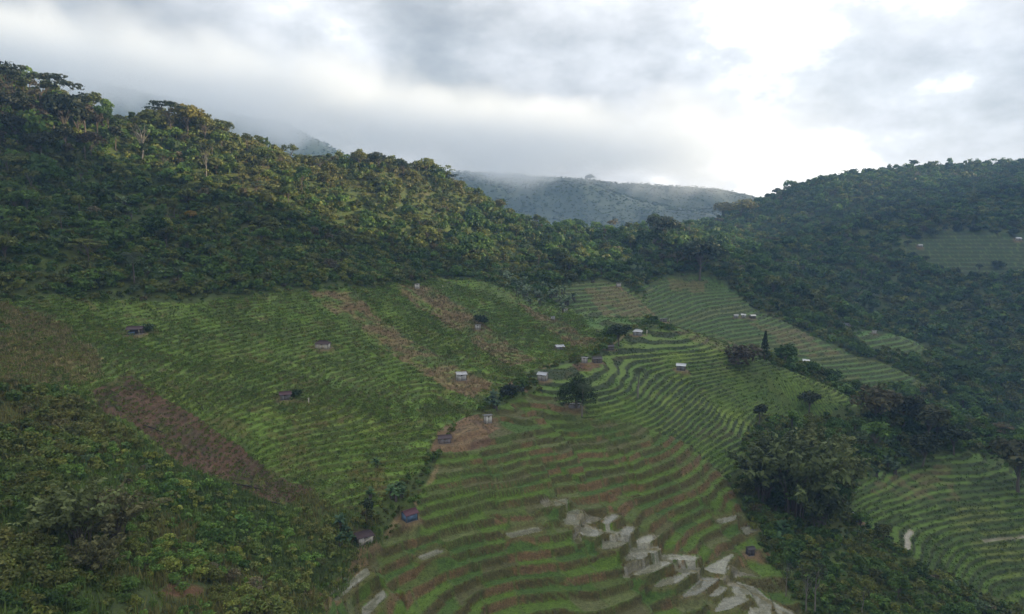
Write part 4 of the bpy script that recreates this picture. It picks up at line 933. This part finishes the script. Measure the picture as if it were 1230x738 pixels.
# fallen logs on the brown field
for (px, py, l, yaw, lab) in [(300, 587, 7, 35, 'longest charred log lying across the lower brown field'), (185, 520, 4, 10, 'charred log at the left of the brown field'), (330, 606, 5, 20, 'short charred log at the bottom end of the brown field'), (240, 490, 4, -40, 'charred log along the upper edge of the brown field'), (68, 690, 4, 25, 'bleached fallen branch on the near left spur')]:
    x, y, z = at(px, py); v_, f_ = tube([(-l/2, 0, 0), (0, .2, .1), (l/2, -.1, .05)], [.16, .14, .07]); v2, f2 = tube([(0, .2, .1), (.6, .9, .5)], [.08, .03], 4)
    dy = 1.0; za = float(H(np.array([x+math.cos(R(yaw))*l/2]), np.array([y+math.sin(R(yaw))*l/2]))[0]); zb = float(H(np.array([x-math.cos(R(yaw))*l/2]), np.array([y-math.sin(R(yaw))*l/2]))[0])
    o = link('log', mesh_arrays('log', *join([(v_, f_), (v2, f2)]), PALEBARK if 'bleached' in lab else mat_simple('charred_wood', (.03, .025, .022), .9), smooth=True)); o.location = (x, y, (za+zb)/2+.1); o.rotation_euler = (0, -math.atan2(za-zb, l), R(yaw)); tag(o, lab, 'log')
# ------------------------------------------------------------------ far mountains, air, sky, sun, camera
MB_ = None
def far_mountains():
    a = np.arange(-60, 60.01, .12); rr = [1430.0]
    while rr[-1] < 7000: rr.append(rr[-1]*(1.0035 if 1500 < rr[-1] < 2700 else 1.015))
    rr = np.array(rr); A, Rr = np.meshgrid(np.radians(a), rr); x = Rr*np.sin(A); y = Rr*np.cos(A)
    u = 615+FPX*np.tan(A)/ (cp)          # approximate pixel column of the bearing, only to shape the ranges by bearing
    def prof(xs, zs): return np.interp(u, xs, zs)
    z = -95+25*fbm(x, y, 400, 4, 301)
    def ridge(Dc, wd, xs, pys, seed, amp):
        top = np.interp(u, xs, [(-sp+(369-p)/FPX*cp)/(cp+(369-p)/FPX*sp) for p in pys])*Dc
        rc = np.sqrt(x*x+y*y)*np.cos(A)
        s = np.exp(-((rc-Dc)/wd)**2)
        n = fbm(x, y, 160, 4, seed)*amp
        return -95+(top+95)*s+n*(.4+.6*s)*sstep(0, 60, np.abs(rc-Dc))*0+n*s*.8
    z = np.maximum(z, ridge(1850, 220, [-400, 480, 560, 620, 660, 700, 740, 770, 810, 850, 880, 930, 1500], [222, 214, 211, 219, 221, 220, 233, 244, 250, 252, 254, 258, 260], 310, 9))
    z = np.maximum(z, ridge(2600, 300, [-400, 560, 700, 780, 860, 905, 935, 1000, 1500], [210, 206, 217, 223, 228, 236, 243, 252, 256], 320, 10))
    z = np.maximum(z, ridge(2200, 340, [-400, 0, 90, 130, 200, 260, 300, 345, 378, 420, 480, 560, 640, 800], [95, 85, 88, 100, 118, 128, 140, 148, 166, 190, 205, 215, 240, 260], 330, 14))
    c = np.zeros(x.shape+(3,)); c[:] = (.014, .027, .020); c = mixc(c, (.022, .036, .024), sstep(0, .5, fbm(x, y, 60, 3, 340)))
    n_, m_ = x.shape; ix = np.arange(n_*m_).reshape(n_, m_)
    Fq = np.stack([ix[:-1, :-1], ix[:-1, 1:], ix[1:, 1:], ix[1:, :-1]], -1).reshape(-1, 4)[:, ::-1]
    z = z+6*fbm(x, y, 70, 3, 352)+3.0*np.abs(fbm(x, y, 14, 2, 350))
    o = link('mountains', mesh_arrays('mountains', np.stack([x, y, z], -1).reshape(-1, 3), Fq, TER, None, {'Col': c.reshape(-1, 3), 'water': np.zeros(x.size)}))
    tag(o, kind='structure')
    tt = np.maximum.accumulate(z/y, axis=0); vis = (z+10)/y > np.vstack([np.full((1, x.shape[1]), -9), tt[:-1]])
    cand = np.flatnonzero((vis & (Rr < 2700) & (np.abs(np.degrees(A)) < 42)).ravel()); pick = rng.choice(cand, min(18000, len(cand)), replace=False)
    X = x.ravel()[pick]+rng.uniform(-3, 3, len(pick)); Y = y.ravel()[pick]+rng.uniform(-3, 3, len(pick)); Zz = z.ravel()[pick]
    cl = .55*PAL[rng.integers(0, 3, len(pick))]*rng.uniform(.7, 1.2, (len(pick), 1))
    half = {k_: [dict(lo=(q['lo'][0][::4], q['lo'][1][::4])) for q in PROTO[k_]] for k_ in ('round', 'slender')}
    for k_ in half:
        for q in half[k_]: c0 = q['lo'][0].mean(1, keepdims=True); q['lo'] = (c0+(q['lo'][0]-c0)*1.7, q['lo'][1])
    s = rng.uniform(0, 1, len(pick)) < .7
    stuff_mesh('distant_forest', [(half[k_], X[m], Y[m], Zz[m]-2, rng.uniform(5, 9.5, m.sum()), cl[m], 1.15) for k_, m in (('round', s), ('slender', ~s))])
    r_ = ray(708, 219); r_ = r_/r_[1]; near = np.argmin(np.where(tt.ravel() == (z/y).ravel(), 0, 9)+np.abs(x/y-r_[0]).ravel()*40+np.abs(z/y-r_[2]).ravel()*8+np.abs(Rr-1850).ravel()*.0004)
    plant('round', x.ravel()[near], y.ravel()[near], z.ravel()[near]-1, 27, (.03, .045, .03), 'lone big tree standing above the hazy far ridge under the cloud', 'tree')
far_mountains()
def box_mesh(name, lo, hi, mat):
    v = [(x, y, z) for x in (lo[0], hi[0]) for y in (lo[1], hi[1]) for z in (lo[2], hi[2])]
    f = [(0, 1, 3, 2), (4, 6, 7, 5), (0, 4, 5, 1), (2, 3, 7, 6), (0, 2, 6, 4), (1, 5, 7, 3)]
    me = bpy.data.meshes.new(name); me.from_pydata(v, [], f); me.update(); me.materials.append(mat); return me
HAZE_D = .00021
def haze():
    m, nt, N, L = newmat('haze'); out = N.new('ShaderNodeOutputMaterial'); v = N.new('ShaderNodeVolumePrincipled')
    v.inputs['Color'].default_value = (.33, .58, 1.0, 1); v.inputs['Density'].default_value = HAZE_D; v.inputs['Anisotropy'].default_value = .1
    L.new(v.outputs[0], out.inputs['Volume'])
    zz = float(V[:, 2].min()); zt = max(float(V[:, 2].max())+32, 70)
    o = link('haze', box_mesh('haze', (-1100, -40, zz-1.0), (1100, 1100, zt), m)); tag(o, kind='stuff')
haze()
SUN_AZ, SUN_EL = R(87), R(11.6)
def sky():
    w = bpy.data.worlds.new('World'); S.world = w; w.use_nodes = True; nt = w.node_tree; N = nt.nodes; L = nt.links; N.clear()
    out = N.new('ShaderNodeOutputWorld'); b1 = N.new('ShaderNodeBackground'); b2 = N.new('ShaderNodeBackground'); mx = N.new('ShaderNodeMixShader')
    st = N.new('ShaderNodeTexSky'); st.sky_type = 'NISHITA'; st.sun_disc = False; st.sun_elevation = SUN_EL; st.sun_rotation = SUN_AZ
    L.new(st.outputs[0], b1.inputs[0]); b1.inputs[1].default_value = .05
    tc = N.new('ShaderNodeTexCoord'); D = tc.outputs['Generated']
    def math_(op, a, b=None, c=None):
        n = N.new('ShaderNodeMath'); n.operation = op
        for i, q in enumerate((a, b, c)):
            if q is None: continue
            if isinstance(q, (int, float)): n.inputs[i].default_value = q
            else: L.new(q, n.inputs[i])
        return n.outputs[0]
    sx = N.new('ShaderNodeSeparateXYZ'); L.new(D, sx.inputs[0])
    zz = math_('ADD', math_('MAXIMUM', sx.outputs[2], 0.0), .30)
    cv = N.new('ShaderNodeCombineXYZ'); L.new(math_('MULTIPLY', sx.outputs[0], 2.6), cv.inputs[0]); L.new(math_('MULTIPLY', sx.outputs[1], 2.6), cv.inputs[1]); L.new(math_('MULTIPLY', sx.outputs[2], 4.6), cv.inputs[2])
    def noise(sc, det, ro, off):
        mp = N.new('ShaderNodeMapping'); mp.inputs['Location'].default_value = off; L.new(cv.outputs[0], mp.inputs[0])
        n = N.new('ShaderNodeTexNoise'); n.inputs['Scale'].default_value = sc; n.inputs['Detail'].default_value = det; n.inputs['Roughness'].default_value = ro
        L.new(mp.outputs[0], n.inputs['Vector']); return n.outputs[0]
    n1 = noise(1.5, 6, .55, (3.1, 1.7, .4)); n2 = noise(4.2, 6, .6, (7.7, 2.2, 1.1))
    val = math_('ADD', .53, math_('MULTIPLY_ADD', n1, 1.7, -.85)); val = math_('ADD', val, math_('MULTIPLY_ADD', n2, .9, -.45)); val = math_('ADD', val, math_('MULTIPLY', math_('MAXIMUM', math_('SUBTRACT', sx.outputs[2], .30), 0.0), 1.0))
    for (px, py, rad_, amp) in SPOTS:
        r = ray(px, py); r = r/np.linalg.norm(r)
        vd = N.new('ShaderNodeVectorMath'); vd.operation = 'DISTANCE'; L.new(D, vd.inputs[0]); vd.inputs[1].default_value = tuple(r)
        q = math_('DIVIDE', vd.outputs['Value'], rad_); q = math_('MULTIPLY', q, q); g = math_('EXPONENT', math_('MULTIPLY', q, -1.0))
        val = math_('ADD', val, math_('MULTIPLY', g, amp))
    cr = N.new('ShaderNodeValToRGB'); e = cr.color_ramp.elements
    e[0].position = 0.0; e[0].color = (.38, .395, .42, 1); e[1].position = 1.0; e[1].color = (1.35, 1.33, 1.30, 1)
    for p_, c_ in ((.35, (.545, .56, .58, 1)), (.62, (.725, .735, .755, 1)), (.82, (.87, .88, .90, 1))):
        q = e.new(p_); q.color = c_
    L.new(val, cr.inputs[0]); L.new(cr.outputs[0], b2.inputs[0]); b2.inputs[1].default_value = CLOUD_STR
    cov = math_('MULTIPLY_ADD', n1, 1.2, .36); cl = N.new('ShaderNodeClamp'); cl.inputs[1].default_value = .8; cl.inputs[2].default_value = .97; L.new(cov, cl.inputs[0])
    L.new(cl.outputs[0], mx.inputs[0]); L.new(b1.outputs[0], mx.inputs[1]); L.new(b2.outputs[0], mx.inputs[2]); L.new(mx.outputs[0], out.inputs[0])
SPOTS = [(930,40,.24,.38),(360,15,.10,.30),(430,60,.07,.2),(1150,110,.05,.25),(1000,185,.10,.2),(90,60,.25,-.34),(640,130,.22,-.18),(1100,120,.10,-.10),(640,10,.10,-.1)]
CLOUD_STR = .62
sky()
def cloud_bank():
    m, nt, N, L = newmat('cloud_bank'); out = N.new('ShaderNodeOutputMaterial'); v = N.new('ShaderNodeVolumePrincipled')
    v.inputs['Color'].default_value = (.82, .85, .89, 1); v.inputs['Anisotropy'].default_value = .2
    g = N.new('ShaderNodeNewGeometry'); sx = N.new('ShaderNodeSeparateXYZ'); L.new(g.outputs['Position'], sx.inputs[0])
    def M(op, a, b=None, c=None):
        n = N.new('ShaderNodeMath'); n.operation = op
        for i, q in enumerate((a, b, c)):
            if q is None: continue
            if isinstance(q, (int, float)): n.inputs[i].default_value = q
            else: L.new(q, n.inputs[i])
        return n.outputs[0]
    no = N.new('ShaderNodeTexNoise'); no.inputs['Scale'].default_value = .0075; no.inputs['Detail'].default_value = 5; L.new(g.outputs['Position'], no.inputs['Vector'])
    zr = M('ADD', sx.outputs[2], M('SUBTRACT', M('MULTIPLY', M('MAXIMUM', sx.outputs[0], 0.0), .05), M('MULTIPLY_ADD', M('MAXIMUM', M('MULTIPLY', sx.outputs[0], -1.0), 0.0), .172, 37.0)))        # height above the sloping cloud base
    zr = M('ADD', zr, M('MULTIPLY_ADD', no.outputs[0], 230.0, -115.0))
    up = N.new('ShaderNodeMapRange'); up.interpolation_type = 'SMOOTHSTEP'; up.inputs[1].default_value = -12; up.inputs[2].default_value = 65; L.new(zr, up.inputs[0])
    dn = N.new('ShaderNodeMapRange'); dn.interpolation_type = 'SMOOTHSTEP'; dn.inputs[1].default_value = 165; dn.inputs[2].default_value = 60; L.new(zr, dn.inputs[0])
    sd_ = N.new('ShaderNodeMapRange'); sd_.interpolation_type = 'SMOOTHSTEP'; sd_.inputs[1].default_value = 650; sd_.inputs[2].default_value = 60; L.new(sx.outputs[0], sd_.inputs[0])
    L.new(M('MULTIPLY_ADD', M('MULTIPLY', M('MULTIPLY', up.outputs[0], dn.outputs[0]), sd_.outputs[0]), CLOUD_D, .00005), v.inputs['Density']); L.new(v.outputs[0], out.inputs['Volume'])
    o = link('cloud_bank', box_mesh('cloud_bank', (-1400, 1130, -40), (700, 1400, 460), m)); tag(o, kind='stuff')
CLOUD_D = .015
cloud_bank()
sl = bpy.data.lights.new('sun', 'SUN'); sl.energy = 5.0; sl.angle = R(.6); sl.color = (1.0, .80, .50)
so = bpy.data.objects.new('sun', sl); COL.objects.link(so)
sd = Vector((math.sin(SUN_AZ)*math.cos(SUN_EL), math.cos(SUN_AZ)*math.cos(SUN_EL), math.sin(SUN_EL)))
so.rotation_euler = sd.to_track_quat('Z', 'Y').to_euler(); so.location = sd*400
cd = bpy.data.cameras.new('camera'); cd.sensor_width = 36; cd.lens = 36*FPX/1230; cd.clip_start = .5; cd.clip_end = 20000
co = bpy.data.objects.new('camera', cd); COL.objects.link(co); co.rotation_euler = (R(90)-PITCH, 0, 0); S.camera = co
S.view_settings.view_transform = 'Standard'; S.view_settings.look = 'None'; S.view_settings.exposure = 1.0; S.view_settings.gamma = 1
S.render.engine = 'CYCLES'; cy = S.cycles
cy.use_denoising = True; cy.denoiser = 'OPENIMAGEDENOISE'; cy.denoising_input_passes = 'RGB_ALBEDO_NORMAL'
cy.max_bounces = 5; cy.diffuse_bounces = 2; cy.glossy_bounces = 2; cy.transmission_bounces = 3; cy.volume_bounces = 4; cy.transparent_max_bounces = 4
